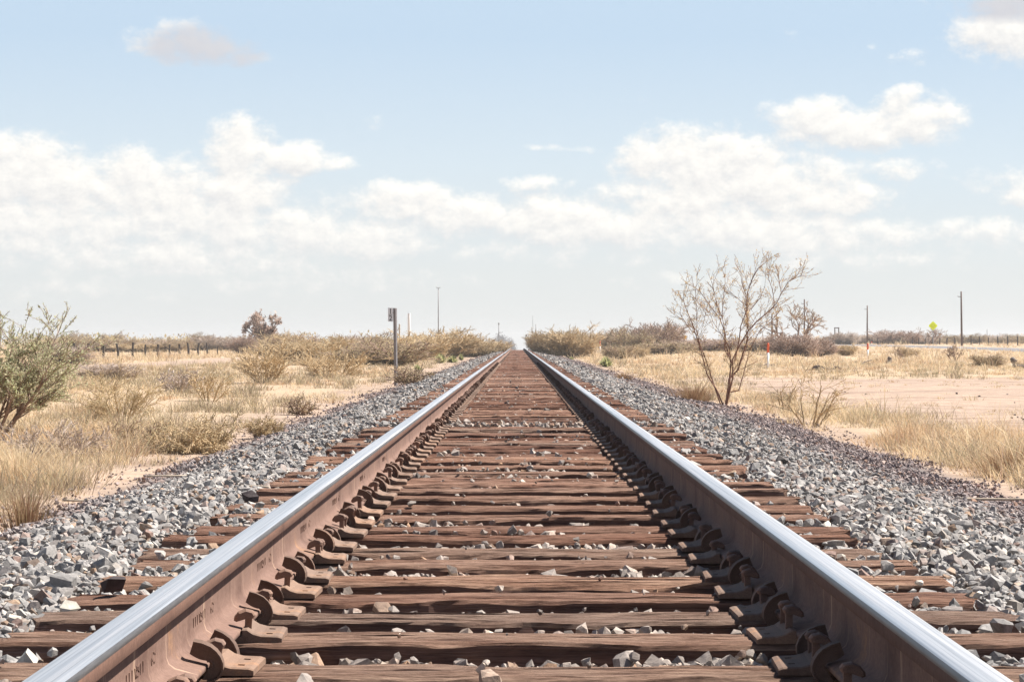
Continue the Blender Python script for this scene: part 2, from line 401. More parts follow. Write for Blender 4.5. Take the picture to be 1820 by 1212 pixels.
# ------------------------------------------------------------------ rails
def rail_profile():
    """half profile from the crown (x=0) down to the foot centre: (x, z, tag)"""
    return [(0, .1800), (.018, .1796), (.029, .1783), (.0345, .1760), (.0385, .1690), (.0392, .1640), (.0385, .1400), (.0360, .1370), (.0160, .1300), (.0095, .1180), (.0085, .0800), (.0095, .0480), (.0150, .0330), (.0280, .0240), (.0740, .0120), (.0765, .0095), (.0765, .0010), (.0750, 0)]
RAILX = .7575; PZ = .019
ry_ = np.concatenate([np.arange(-6, 30, .6), np.arange(30, 120, 1.5), np.arange(120, 300, 3.0)])
def make_rail(side, label):
    root = tag(empty('rail', (side*RAILX, 0, PZ)), label, 'rail')
    half = rail_profile()
    full = [(-x, z) for x, z in half[::-1]]+half[1:]           # left foot bottom -> crown -> right foot bottom
    n = len(full)
    r = rs(5+side)
    wx = (fbm(ry_/14.0, ry_*0+side*3, 31)-.5)*.020*sst(40, 160, ry_)*2
    wz = track_z(ry_)+(fbm(ry_/11.0, ry_*0+side*7, 41)-.5)*.05*sst(60, 180, ry_)
    def sect(i0, i1, name, mats, pick):
        pts = full[i0:i1+1]; k = len(pts)
        v = np.array([[x+wx[j], y, z+wz[j]] for j, y in enumerate(ry_) for x, z in pts])
        ii = np.arange(len(v)).reshape(-1, k)
        f = np.stack([ii[:-1, :-1], ii[1:, :-1], ii[1:, 1:], ii[:-1, 1:]], -1).reshape(-1, 4)
        mi = np.tile(np.array([pick(q) for q in range(k-1)]), len(ry_)-1)
        me = mesh_np(name, v, f, 4, mats, mi, smooth=True)
        obj(name, me, root)
    c = len(half)-1                                           # index of the crown
    sect(0, c-9, 'rail_foot', [M_RUST], lambda q: 0)
    foot_r = (c+9, n-1)
    # one foot mesh: both flanks
    o = root.children[0]
    pts = full[foot_r[0]:foot_r[1]+1]; k = len(pts)
    v0 = np.empty(len(o.data.vertices)*3, np.float32); o.data.vertices.foreach_get('co', v0); v0 = v0.reshape(-1, 3)
    k0 = c-9+1
    v1 = np.array([[x+wx[j], y, z+wz[j]] for j, y in enumerate(ry_) for x, z in pts])
    i0 = np.arange(len(v0)).reshape(-1, k0); i1 = np.arange(len(v1)).reshape(-1, k)+len(v0)
    q = lambda ii: np.stack([ii[:-1, :-1], ii[1:, :-1], ii[1:, 1:], ii[:-1, 1:]], -1).reshape(-1, 4)
    o.data = mesh_np('rail_foot', np.concatenate([v0, v1]), np.concatenate([q(i0), q(i1)]), 4, [M_RUST], smooth=True)
    # web
    wl = full[c-9:c-8+1]
    vv = []; 
    pl = full[c-9:c-7+1]; pr = full[c+7:c+9+1]
    a = np.array([[x+wx[j], y, z+wz[j]] for j, y in enumerate(ry_) for x, z in pl]); b = np.array([[x+wx[j], y, z+wz[j]] for j, y in enumerate(ry_) for x, z in pr])
    ia = np.arange(len(a)).reshape(-1, len(pl)); ib = np.arange(len(b)).reshape(-1, len(pr))+len(a)
    obj('rail_web', mesh_np('rail_web', np.concatenate([a, b]), np.concatenate([q(ia), q(ib)]), 4, [M_RUST], smooth=True), root)
    i0, i1 = c-7, c+7
    def pick(qi):
        x0 = full[i0+qi]; x1 = full[i0+qi+1]; mx = (x0[0]+x1[0])/2; mz = (x0[1]+x1[1])/2
        inner = -side*mx
        if mz > .1765: return 1
        if inner < 0 and mz > .160: return 3
        if mz > .166: return 2
        return 0
    sect(i0, i1, 'rail_head', [M_HEADSIDE, M_POLISH, M_GAUGE, M_EDGE], pick)
    return root
rail_l = make_rail(-1, 'left steel rail with sunlit tan web and bright polished top')
rail_r = make_rail(1, 'right steel rail with dark red-brown web in shadow and bright polished top')

# small raised mill marks rolled into the sunlit web of the left rail (worn past reading)
def mill_marks(y0, txt):
    mb = MB()
    def stroke(y0, z0, y1, z1, w=.0022):
        dy, dz = y1-y0, z1-z0; L = math.hypot(dy, dz); ny_, nz_ = -dz/L*w, dy/L*w
        x = .0082
        q = [(y0+ny_, z0+nz_), (y1+ny_, z1+nz_), (y1-ny_, z1-nz_), (y0-ny_, z0-nz_)]
        mb.add([(x, a, b) for a, b in q]+[(x+.0022, a, b) for a, b in q], [(4,5,6,7),(0,1,5,4),(1,2,6,5),(2,3,7,6),(3,0,4,7)])
    glyph = {'I': [(.0, 0, 0, 1)], 'W': [(0, 1, .25, 0), (.25, 0, .5, .8), (.5, .8, .75, 0), (.75, 0, 1, 1)], 'S': [(1, 1, 0, .8), (0, .8, 1, .3), (1, .3, 0, 0)],
             '6': [(.8, 1, 0, .5), (0, .5, .1, 0), (.1, 0, .9, .1), (.9, .1, .8, .5), (.8, .5, 0, .45)], '2': [(0, .9, .6, 1), (.6, 1, .9, .65), (.9, .65, 0, 0), (0, 0, 1, 0)], '.': [(0, .3, .15, .35)]}
    y = y0
    for ch in txt:
        if ch == ' ': y += .05; continue
        for a, b, c, d in glyph[ch]: stroke(y+a*.022, .060+b*.022, y+c*.022+.001, .060+d*.022)
        y += .016 if ch in 'I.' else .032
    return mb
webl = [c for c in rail_l.children if 'web' in c.name][0]
for y0 in (4.35, 5.25, 6.55, 7.85, 9.2, 10.8, 12.6): 
    for q, ch in enumerate('IIIWSII62'): mill_marks(y0+q*.032+(.07 if q > 6 else 0), ch).build('mill_mark', [M_RUST], webl)

# ------------------------------------------------------------------ ties
def tie_mesh(name, seed, L=2.62, Wd=.225, nxs=120, detail=True):
    r = rs(seed)
    # ring: from bottom-front up over the top to bottom-back  (y, z, kind)
    ring = [(-.5, -.17), (-.5, -.09), (-.5, -.035), (-.495, -.008), (-.47, 0)]
    cracks = sorted(r.uniform(-.42, .42, 5)) if detail else []
    ty = list(np.linspace(-.40, .40, 9 if detail else 3))
    for c in cracks: ty += [c-.022, c, c+.022]
    ty = sorted(set(round(t, 4) for t in ty))
    ring += [(t, 0) for t in ty]
    ring += [(.47, 0), (.495, -.008), (.5, -.035), (.5, -.17)]
    K = len(ring); st = np.linspace(-L/2, L/2, nxs)
    V = np.zeros((nxs, K, 3))
    cr_iv = [(r.uniform(-1.4, .8), r.uniform(.3, 1.7), r.uniform(.010, .032)) for _ in cracks]
    for k, (u, z) in enumerate(ring):
        y = u*Wd+(fbm(st*3, st*0+k*.35, seed, 4)-.5)*(.014 if abs(u) > .46 else .002)+(fbm(st*14, st*0+k*.9, seed+9, 3)-.5)*(.016 if abs(u) > .46 else 0)
        zz = z+(fbm(st*2.2, st*0+u*6, seed+50, 4)-.5)*(.013 if z > -.02 else .0)+(fbm(st*5, st*0+u*30, seed+80, 3)-.5)*(.012 if z > -.02 else 0)
        edge = sst(.36, .5, abs(u))*(.011*np.clip(fbm(st*2.6, st*0+(9 if u > 0 else 3), seed+7, 4)*2-.75, 0, 1)*2) if z > -.02 else 0
        zz = zz-edge
        for c, (x0, ln, dp) in zip(cracks, cr_iv):
            if abs(u-c) < .002: zz = zz-dp*sst(x0, x0+.15, st)*(1-sst(x0+ln-.15, x0+ln, st))
        V[:, k, 0] = st; V[:, k, 1] = y; V[:, k, 2] = zz
    # ragged ends
    for e, sgn in ((0, -1), (nxs-1, 1)):
        V[e, :, 0] += sgn*((vnoise(np.arange(K)*.7, np.zeros(K), seed+sgn))-.6)*.05
    vs = V.reshape(-1, 3); ii = np.arange(nxs*K).reshape(nxs, K)
    f = np.stack([ii[:-1, :-1], ii[1:, :-1], ii[1:, 1:], ii[:-1, 1:]], -1).reshape(-1, 4)
    faces = [tuple(q) for q in f]+[tuple(ii[0, :]), tuple(ii[-1, ::-1])]
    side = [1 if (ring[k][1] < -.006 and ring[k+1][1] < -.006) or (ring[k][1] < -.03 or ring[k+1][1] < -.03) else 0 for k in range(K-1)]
    return mesh_py(name, vs, faces, [M_WOOD, M_SIDE_SHADE], side*(nxs-1)+[0, 0])
near_y = [4.47, 5.02, 5.56, 6.02, 6.54, 6.98, 7.58, 8.03, 8.62, 9.07, 9.65, 10.18, 10.75, 11.25, 11.85, 12.40, 13.0]
rr = random.Random(11)
tie_y = [y+.112 for y in near_y]
while tie_y[-1] < 258:
    y = tie_y[-1]+.518+rr.uniform(-.05, .05)
    if 20.1 < y < 20.75: y += .42
    tie_y.append(y)
NT = 300
M_WOOD_DARK = M_WOOD.copy(); M_WOOD_DARK.name = 'darker_tie_wood'  # same wood with a darkened tint ramp, used more often down the track
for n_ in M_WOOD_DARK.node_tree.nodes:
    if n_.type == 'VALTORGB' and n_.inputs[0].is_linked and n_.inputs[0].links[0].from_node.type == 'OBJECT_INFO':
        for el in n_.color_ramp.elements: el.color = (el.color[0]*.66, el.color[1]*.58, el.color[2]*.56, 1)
tie_meshes = [tie_mesh('tie_near', 100+i) for i in range(18)]
tie_far = [tie_mesh('tie_far', 300+i, 2.60, .22, 14, False) for i in range(6)]
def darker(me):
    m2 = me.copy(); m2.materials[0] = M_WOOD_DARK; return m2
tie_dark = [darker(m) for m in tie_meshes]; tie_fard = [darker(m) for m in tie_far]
tie_look = ['wooden crosstie cut off by the bottom edge, nearest to the camera', 'nearest fully visible wooden crosstie, dusty grey-brown top, across the bottom of the track',
            'second full crosstie from the camera, pale tan top with deep dark front face', 'third full crosstie from the camera, pale grained top with ragged front edge',
            'fourth full crosstie from the camera, split by one long dark crack', 'fifth full crosstie from the camera, light tan top, stones heaped behind it',
            'sixth full crosstie from the camera, with pale stones lying before it', 'seventh full crosstie from the camera, broad rounded reddish front',
            'eighth full crosstie from the camera, touching a twin close behind it', 'ninth full crosstie from the camera, reddish twin of the tie before it']
ord_ = ['tenth', 'eleventh', 'twelfth', 'thirteenth', 'fourteenth', 'fifteenth', 'sixteenth', 'seventeenth', 'eighteenth', 'nineteenth', 'twentieth']
for i, y in enumerate(tie_y[:NT]):
    z = float(track_z(y))
    if i < 60: me = tie_meshes[i] if i < 18 else (tie_dark if rr.random() < .25+.4*(i > 30) else tie_meshes)[(i*7) % 18]
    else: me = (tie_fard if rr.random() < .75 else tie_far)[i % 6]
    o = obj('crosstie', me, None, (rr.uniform(-.05, .05) if i > 12 else rr.uniform(-.03, .03), y, z+(rr.uniform(-.014, .006))))
    o.rotation_euler = (0, 0, R(rr.uniform(-.5, .5))+(math.pi if (i*5) % 3 == 0 and i >= 18 else 0))
    if i < 10: lb = tie_look[i]
    elif i < 21: lb = f'weathered brown crosstie, {ord_[i-10]} full tie from the camera'
    elif y < 60: lb = 'weathered crosstie in the middle stretch of track, brown with pale stones between'
    else: lb = 'distant crosstie, one of the thin dark lines running together far down the track'
    tag(o, lb, 'railway tie', 'crossties under the rails near the camera' if i < 21 else 'crossties in the middle stretch' if y < 60 else 'crossties far down the track')
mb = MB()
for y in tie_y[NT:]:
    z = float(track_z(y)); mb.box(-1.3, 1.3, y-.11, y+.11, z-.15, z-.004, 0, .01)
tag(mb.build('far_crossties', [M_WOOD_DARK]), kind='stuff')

# ------------------------------------------------------------------ tie plates with spikes
def plate_mesh():
    xs_ = [-.185, -.150, -.134, -.112, -.095, -.0785, .0785, .095, .112, .134, .150, .176]
    def hz(x):
        a = abs(x)
        return float(np.interp(a, [0, .0785, .0786, .090, .105, .125, .176, .19], [.0185, .0185, .034, .034, .024, .0185, .0165, .016]))
    xs_ = sorted(set(xs_+[-.0786, .0786, -.090, .090, -.105, .105, -.125, .125, -.172, .166]))
    ys_ = [-.099, -.094, -.062, -.044, .030, .048, .094, .099]
    holes = [(-.150, -.134, -.062, -.044), (-.150, -.134, .030, .048), (.134, .150, -.062, -.044), (.134, .150, .030, .048)]
    V = []; Fq = []; I = {}
    def vid(x, y, z):
        k = (round(x, 5), round(y, 5), round(z, 5))
        if k not in I: I[k] = len(V); V.append((x, y, z))
        return I[k]
    edge = lambda x, y: hz(x)-(.003 if abs(y) > .098 else 0)-(.003 if x < -.18 or x > .17 else 0)
    for a, b in zip(xs_[:-1], xs_[1:]):
        for c, d in zip(ys_[:-1], ys_[1:]):
            mx, my = (a+b)/2, (c+d)/2
            inh = any(h[0] < mx < h[1] and h[2] < my < h[3] for h in holes)
            if not inh: Fq.append((vid(a, c, edge(a, c)), vid(b, c, edge(b, c)), vid(b, d, edge(b, d)), vid(a, d, edge(a, d))))
    for a, b in zip(xs_[:-1], xs_[1:]):
        Fq.append((vid(a, -.099, 0), vid(b, -.099, 0), vid(b, -.099, edge(b, -.099)), vid(a, -.099, edge(a, -.099))))
        Fq.append((vid(b, .099, 0), vid(a, .099, 0), vid(a, .099, edge(a, .099)), vid(b, .099, edge(b, .099))))
    for c, d in zip(ys_[:-1], ys_[1:]):
        x = xs_[0]; Fq.append((vid(x, d, 0), vid(x, c, 0), vid(x, c, edge(x, c)), vid(x, d, edge(x, d))))
        x = xs_[-1]; Fq.append((vid(x, c, 0), vid(x, d, 0), vid(x, d, edge(x, d)), vid(x, c, edge(x, c))))
    for h in holes:
        a, b, c, d = h; zt = .002
        for (p, q) in (((a, c), (a, d)), ((a, d), (b, d)), ((b, d), (b, c)), ((b, c), (a, c))):
            Fq.append((vid(*p, edge(*p)), vid(*q, edge(*q)), vid(*q, zt), vid(*p, zt)))
        Fq.append((vid(a, c, zt), vid(b, c, zt), vid(b, d, zt), vid(a, d, zt)))
    return mesh_py('tie_plate', V, Fq, [M_PLATE])
def spike_mesh():
    mb = MB(); s = .0085
    mb.box(.0795, .0965, -s, s, -.02, .050)
    # head: a lipped dome that reaches over the foot
    poly = [(.052, .040), (.058, .037), (.078, .044), (.101, .047), (.104, .056), (.098, .064), (.080, .068), (.062, .060), (.053, .048)]
    w = .016
    b = len(mb.v)
    for yy, sc_ in ((-w, .82), (-w*.6, 1), (w*.6, 1), (w, .82)):
        cx = .08; cz = .052
        mb.v += [(cx+(x-cx)*sc_, yy, cz+(z-cz)*sc_) for x, z in poly]
    n = len(poly)
    for t in range(3):
        for i in range(n): mb.f.append((b+t*n+i, b+t*n+(i+1) % n, b+(t+1)*n+(i+1) % n, b+(t+1)*n+i)); mb.m.append(0)
    mb.f.append(tuple(b+n-1-i for i in range(n))); mb.m.append(0)
    mb.f.append(tuple(b+3*n+i for i in range(n))); mb.m.append(0)
    return mb.mesh('spike', [M_SPIKE])
PLATE, SPIKE = plate_mesh(), spike_mesh()
def spike_on(parent, yo, flip, lift, rot=0):
    s = obj('spike', SPIKE, parent, (0, yo, lift)); s.rotation_euler = (rot*.4, rot*.25, (math.pi if flip else 0)+rot*.5); return s
rp = random.Random(3)
nplate = 0; FAR = MB()
for i, y in enumerate(tie_y):
    for side in (-1, 1):
        z = float(track_z(y))
        if i < 150:
            o = obj('tie_plate', PLATE, None, (side*RAILX, y+rp.uniform(-.014, .014), z)); o.rotation_euler = (0, 0, math.pi if side > 0 else 0)
            o.rotation_euler[2] += R(rp.uniform(-2.2, 2.2))
            if y < 34:
                spike_on(o, -.053, False, rp.uniform(0, .02), R(rp.uniform(-14, 14))); spike_on(o, .039, True, rp.uniform(0, .01))
                if rp.random() < .4: spike_on(o, .039, False, rp.uniform(0, .022), R(rp.uniform(-14, 14)))
            s = 'sunlit left' if side < 0 else 'shaded right'
            if 1 <= i < 16:
                od = ['', 'first', 'second', 'third', 'fourth', 'fifth', 'sixth', 'seventh', 'eighth', 'ninth'][i] if i < 10 else ord_[i-10]
                lb = f'rusty tie plate under the {s} rail on the {od} full crosstie'; g = f'tie plates under the {s} rail near the camera'
            else:
                lb = f'small rusty tie plate under the {s} rail further down the track' if i else f'rusty tie plate under the {s} rail at the very bottom edge'
                g = f'tie plates under the {s} rail further off' if i else None
            tag(o, lb, 'tie plate', g)
        else: FAR.box(side*RAILX-.17, side*RAILX+.17, y-.09, y+.09, z-.005, z+.016)
tag(FAR.build('far_tie_plates', [M_PLATE]), kind='stuff')

# ------------------------------------------------------------------ rail anchors
def anchor_mesh():
    """a C-shaped steel clip sprung round the edge of the rail foot; x=0 on the rail centre, clip on the +x edge"""
    mb = MB()
    outer = [(.0533, .0617), (.072, .056), (.0895, .0465), (.1015, .0345), (.1095, .021), (.1135, .007), (.1125, -.0075), (.107, -.020), (.097, -.0285), (.086, -.0325), (.074, -.0315)]
    inner = [(.0637, -.0255), (.070, -.017), (.0775, -.006), (.0835, .003), (.0846, .0107), (.0793, .0155), (.0707, .0175), (.060, .0215), (.051, .028), (.0425, .0345)]
    n = len(outer); m_ = len(inner)
    rim = [(x-.0045*nx_, z-.0045*nz_) for (x, z), (nx_, nz_) in zip(outer, [(.3, .95), (.4, .9), (.6, .8), (.75, .65), (.9, .4), (1, .1), (.95, -.3), (.75, -.65), (.5, -.85), (.2, -.98), (-.1, -1)])]
    w, wy = .0165, .0125
    def strip(A_, B_, y0, y1):
        k_ = len(A_); V = [(x, y0, z) for x, z in A_]+[(x, y1, z) for x, z in A_]+[(x, y0, z) for x, z in B_]+[(x, y1, z) for x, z in B_]; fs = []
        for i in range(k_-1): fs += [(i, k_+i, k_+i+1, i+1), (2*k_+i, 2*k_+i+1, 3*k_+i+1, 3*k_+i), (i, i+1, 2*k_+i+1, 2*k_+i), (k_+i, 3*k_+i, 3*k_+i+1, k_+i+1)]
        fs += [(0, 2*k_, 3*k_, k_), (k_-1, 2*k_-1, 4*k_-1, 3*k_-1)]
        mb.add(V, fs)
    strip(outer, rim, -w, w)
    # web between rim and slot, resampled to equal counts
    def resample(P_, k_):
        P_ = np.array(P_); d_ = np.r_[0, np.cumsum(np.hypot(*np.diff(P_, axis=0).T))]; t_ = np.linspace(0, d_[-1], k_)
        return list(zip(np.interp(t_, d_, P_[:, 0]), np.interp(t_, d_, P_[:, 1])))
    strip(resample(rim, 12), resample(inner[::-1], 12), -wy, wy)
    mb.tube([(.083+.007*math.cos(t), -.0125, .006+.010*math.sin(t)) for t in np.linspace(-2.0, 2.2, 9)], .0032, 5)
    return mb.mesh('rail_anchor', [M_ANCHOR])
ANCH = anchor_mesh(); ra = random.Random(8)
cnt = 0
for i, y in enumerate(tie_y):
    if i % 2 == 0 or y > 80: continue
    for side in (-1, 1):
        for k, dy in enumerate((-.138, .138)):
            if cnt >= 300: continue
            o = obj('rail_anchor', ANCH, None, (side*RAILX, y+dy+ra.uniform(-.008, .008), float(track_z(y))+PZ))
            o.rotation_euler = (R(ra.uniform(-5, 5)), R(ra.uniform(-7, 6)), (math.pi if side > 0 else 0)+R(ra.uniform(-6, 6))); cnt += 1
            if i > 3 and ra.random() < .12: o.location.y += ra.choice((-.05, .05))
            s = 'sunlit left' if side < 0 else 'shaded right'; which = 'near' if k == 0 else 'far'
            if i < 12:
                od = ['', 'first', 'second', 'third', 'fourth', 'fifth', 'sixth', 'seventh', 'eighth', 'ninth'][i] if i < 10 else ord_[i-10]
                lb = f'curved rail anchor, {s} rail, {which} side of the {od} full crosstie'; g = f'rail anchors on the {s} rail near the camera'
            else: lb = f'small rusty curved anchor on the {s} rail further down the track'; g = f'rail anchors on the {s} rail further off'
            tag(o, lb, 'rail anchor', g)

# ------------------------------------------------------------------ stones
import bmesh
def hull_templates(n, npts, seed, flat=(.55, .85)):
    r = rs(seed); out = []
    while len(out) < n:
        bm = bmesh.new(); s = np.array([1, r.uniform(.6, .9), r.uniform(*flat)])
        for _ in range(npts):
            d = r.normal(size=3); d /= np.linalg.norm(d); d *= s*r.uniform(.75, 1.05)
            # crushed rock: clip with a few planes
            bm.verts.new(d*.5)
        res = bmesh.ops.convex_hull(bm, input=bm.verts)
        bmesh.ops.delete(bm, geom=[v for v in bm.verts if not v.link_faces], context='VERTS')
        bmesh.ops.triangulate(bm, faces=bm.faces)
        bm.verts.index_update()
        out.append((np.array([v.co[:] for v in bm.verts]), np.array([[v.index for v in f.verts] for f in bm.faces])))
        bm.free()
    return out
T_NEAR = hull_templates(40, 14, 1, (.45, .9)); T_MID = hull_templates(24, 8, 2); T_FAR = hull_templates(16, 6, 3)
def rand_rot(n, r, tilt=.6):
    a = r.uniform(0, 2*np.pi, n); b = r.normal(0, tilt, n); c = r.normal(0, tilt, n)
    ca, sa, cb, sb, cc, sc_ = np.cos(a), np.sin(a), np.cos(b), np.sin(b), np.cos(c), np.sin(c)
    Rz = np.zeros((n, 3, 3)); Rz[:, 0, 0] = ca; Rz[:, 0, 1] = -sa; Rz[:, 1, 0] = sa; Rz[:, 1, 1] = ca; Rz[:, 2, 2] = 1
    Rx = np.zeros((n, 3, 3)); Rx[:, 0, 0] = 1; Rx[:, 1, 1] = cb; Rx[:, 1, 2] = -sb; Rx[:, 2, 1] = sb; Rx[:, 2, 2] = cb
    Ry = np.zeros((n, 3, 3)); Ry[:, 1, 1] = 1; Ry[:, 0, 0] = cc; Ry[:, 0, 2] = sc_; Ry[:, 2, 0] = -sc_; Ry[:, 2, 2] = cc
    return Rz @ Rx @ Ry
def stones(pos, size, T, r, tilt=.6):
    n = len(pos); M = rand_rot(n, r, tilt)*size[:, None, None]; pick = r.randint(0, len(T), n)
    Vs = []; Fs = []; b = 0
    for t, (v, f) in enumerate(T):
        ix = np.nonzero(pick == t)[0]
        if not len(ix): continue
        V = np.einsum('nij,kj->nki', M[ix], v)+pos[ix][:, None, :]
        Fk = f[None]+(np.arange(len(ix))*len(v))[:, None, None]+b
        Vs.append(V.reshape(-1, 3)); Fs.append(Fk.reshape(-1, 3)); b += V.shape[0]*V.shape[1]
    return np.concatenate(Vs), np.concatenate(Fs)
TY = np.array(tie_y)
def tie_dist(y):
    k = np.clip(np.searchsorted(TY, y), 1, len(TY)-1); return np.minimum(np.abs(TY[k]-y), np.abs(TY[k-1]-y))
SV = []; SF = []
def add_stones(V, Fq):
    b = sum(len(v) for v in SV); SV.append(V); SF.append(Fq+b)
def shoulder(y0, y1, dens, smed, T, seed, layers=((0, 1.0),)):
    r = rs(seed)
    for side in (-1, 1):
        xo = 3.5 if side < 0 else 4.15
        for dz, fr in layers:
            n = int((y1-y0)*(xo-1.22)*dens*fr)
            x = side*r.uniform(1.22, xo, n); y = r.uniform(y0, y1, n)
            ax = np.abs(x)
            toe = (2.75 if side < 0 else 3.35)+(fbm(y/2.0, x, 77)-.5)*1.1
            keep = (r.rand(n) < np.clip(1-(ax-toe)/.45, .07, 1))
            keep &= ~((ax < 1.33) & (tie_dist(y) < .125) & (r.rand(n) < .975))
            x, y = x[keep], y[keep]; n = len(x); ax = np.abs(x)
            size = np.exp(r.normal(0, .33, n))*smed*(1-.33*sst(2.2, 3.3, ax))
            z = ground(x, y)+dz+r.uniform(-.012, .018, n)+.035*sst(.6, .3, np.abs(ax-1.75))
            z += size*.12+.05*(fbm(x*1.3, y*1.3, 12)-.5)-.018*(1-sst(1.25, 1.55, ax))
            add_stones(*stones(np.stack([x, y, z], -1), size, T, r))
shoulder(4.0, 15, 1900, .041, T_NEAR, 1, ((0, .8), (.014, .4)))
shoulder(4.0, 14, 1300, .019, T_FAR, 5)
shoulder(15, 34, 1000, .045, T_MID, 2)
shoulder(34, 80, 300, .066, T_MID, 3)
shoulder(80, 258, 70, .095, T_FAR, 4)
# between the ties
def crib(y0, y1, dens, smed, T, seed):
    r = rs(seed); n = int((y1-y0)*2.5*dens)
    x = r.uniform(-1.25, 1.25, n); y = r.uniform(y0, y1, n); td = tie_dist(y)
    heap = fbm(x*1.1, y*.9, 21)
    on = td < .11
    near_plate = np.abs(np.abs(x)-RAILX) < .19
    keep = np.where(on, (r.rand(n) < np.where(y > 14, .016, .006)) & ~near_plate, True) & (np.abs(np.abs(x)-RAILX) > np.where(td < .2, .12, .09))
    wide = (y > 20.25) & (y < 20.95)
    x, y, on, heap, td, wide = x[keep], y[keep], on[keep], heap[keep], td[keep], wide[keep]; n = len(x)
    size = np.exp(r.normal(0, .35, n))*smed*np.where(on, .48, 1)
    z = np.where(on, .004+size*.25, -.078+.085*(heap-.35)+r.uniform(-.02, .025, n)+np.where(r.rand(n) < .05, .03, 0)) + track_z(y)
    z = np.where(wide & ~on, r.uniform(-.05, .015, n), z)
    z = np.where((np.abs(x) > .95) & ~on, z+.012, z)
    add_stones(*stones(np.stack([x, y, z], -1), size, T, r, .8))
crib(3.9, 15, 1400, .043, T_NEAR, 11)
crib(15, 40, 560, .052, T_MID, 12)
crib(40, 110, 150, .055, T_MID, 13)
crib(110, 245, 40, .06, T_FAR, 14)
tag(obj('ballast', mesh_np('ballast', np.concatenate(SV), np.concatenate(SF), 3, [M_STONE])), kind='stuff')

def single_stone(name, mat, size, seed, npts=13, sq=(1, 1, 1)):
    (v, f), = hull_templates(1, npts, seed); return mesh_py(name, v*size*np.array(sq), f, [mat])
def rock(px, py, d, z, mat, size, seed, label, sq=(1, 1, 1), cat='rock', group=None):
    o = obj('rock', single_stone('rock', mat, size, seed, sq=sq), None, (px2x(px, d), d, z)); o.rotation_euler = (0, 0, seed*1.3); return tag(o, label, cat, group)
rock(203, 1048, 6.62, .035, M_DARKROCK, .115, 3, 'dark angular stone sitting on a crosstie end outside the left rail', (1, .8, .75))
rock(48, 1163, 5.30, -.005, M_PALEROCK, .085, 9, 'pale rounded stone beside the left rail, between the nearest crossties')
rock(120, 1068, 6.30, .0, M_PALEROCK, .085, 5, 'pale grey stone leaning on a crosstie end left of the dark angular stone', (1, .8, 1))
rock(445, 888, 10.6, .02, M_DARKROCK, .10, 7, 'grey stone sitting on a crosstie outside the left rail, by the ballast')
rock(1395, 985, 8.1, .01, M_PALEROCK, .06, 15, 'light stone on a crosstie end just outside the right rail')

# ------------------------------------------------------------------ grass
def grass_blades(base, h, lean, width, r, curl=.5):
    """base (n,3); h (n); lean (n,2) sideways travel of the tip in units of h"""
    n = len(base); a = r.uniform(0, np.pi, n); wx, wy = np.cos(a)*width*.5, np.sin(a)*width*.5
    W = np.stack([wx, wy, np.zeros(n)], -1)
    mid = base+np.stack([lean[:, 0]*h*.35, lean[:, 1]*h*.35, h*.58], -1)
    tip = base+np.stack([lean[:, 0]*h, lean[:, 1]*h, h*(1-curl*.25*np.hypot(lean[:, 0], lean[:, 1]))], -1)
    V = np.stack([base-W, base+W, mid-W*.8, mid+W*.8, tip], 1)
    o = (np.arange(n)*5)[:, None]
    Fq = np.concatenate([np.stack([o+0, o+1, o+3], -1), np.stack([o+0, o+3, o+2], -1), np.stack([o+2, o+3, o+4], -1)], 1)
    return V.reshape(-1, 3), Fq.reshape(-1, 3)
def density(x, y):
    n = fbm(x/2.6, y/4.2, 61, 4); n2 = fbm(x/9.0, y/16.0, 67, 3)
    d = sst(.36, .62, n)*(.35+.9*sst(.3, .65, n2))+.10
    wob = (fbm(x/3, y/9, 71)-.5)
    # bare pale dirt on the right
    yb = 43-6.5*np.clip(x-4, 0, 3)
    bare = sst(5.2, 6.4, x+wob*3)*sst(yb-2, yb+3, y+wob*8)*(1-sst(70, 82, y+wob*16))
    d = d*(1-.90*bare)
    # thick stand at the right of the ballast
    thick = sst(3.9, 4.3, x)*(1-sst(8, 10, x))*(1-sst(yb-3, yb+1, y+wob*6)); d = np.maximum(d, thick*sst(.34, .56, n)*(.45+.75*n))
    band = sst(4.2, 5, x)*sst(72, 84, y)*(1-sst(200, 260, y)); d = np.maximum(d, band*(.45+.5*n))
    # dirt two-track on the left
    road = sst(-22.3, -21.5, x+wob)*(1-sst(-17.5, -16.7, x+wob)); d = d*(1-.97*road)
    fence_strip = sst(-30, -27, x)*(1-sst(-24, -22.3, x)); d = np.maximum(d, fence_strip*(.5+.4*n))
    # thin strip beside the left ballast
    strip = (1-sst(3.2, 4.6, -x+wob*1.6))*(x < 0); d = d*(1-.86*strip)
    hwy = sst(43, 44, x)*(1-sst(52, 53, x)); d = d*(1-hwy)
    toe = np.where(x > 0, 3.7, 3.0)
    return d*sst(0, .5, np.abs(x)-toe+wob*.6)
GV = []; GF = []; RV = []; RF = []
def add_to(VL, FL, V, Fq):
    b = sum(len(v) for v in VL); VL.append(V); FL.append(Fq+b)
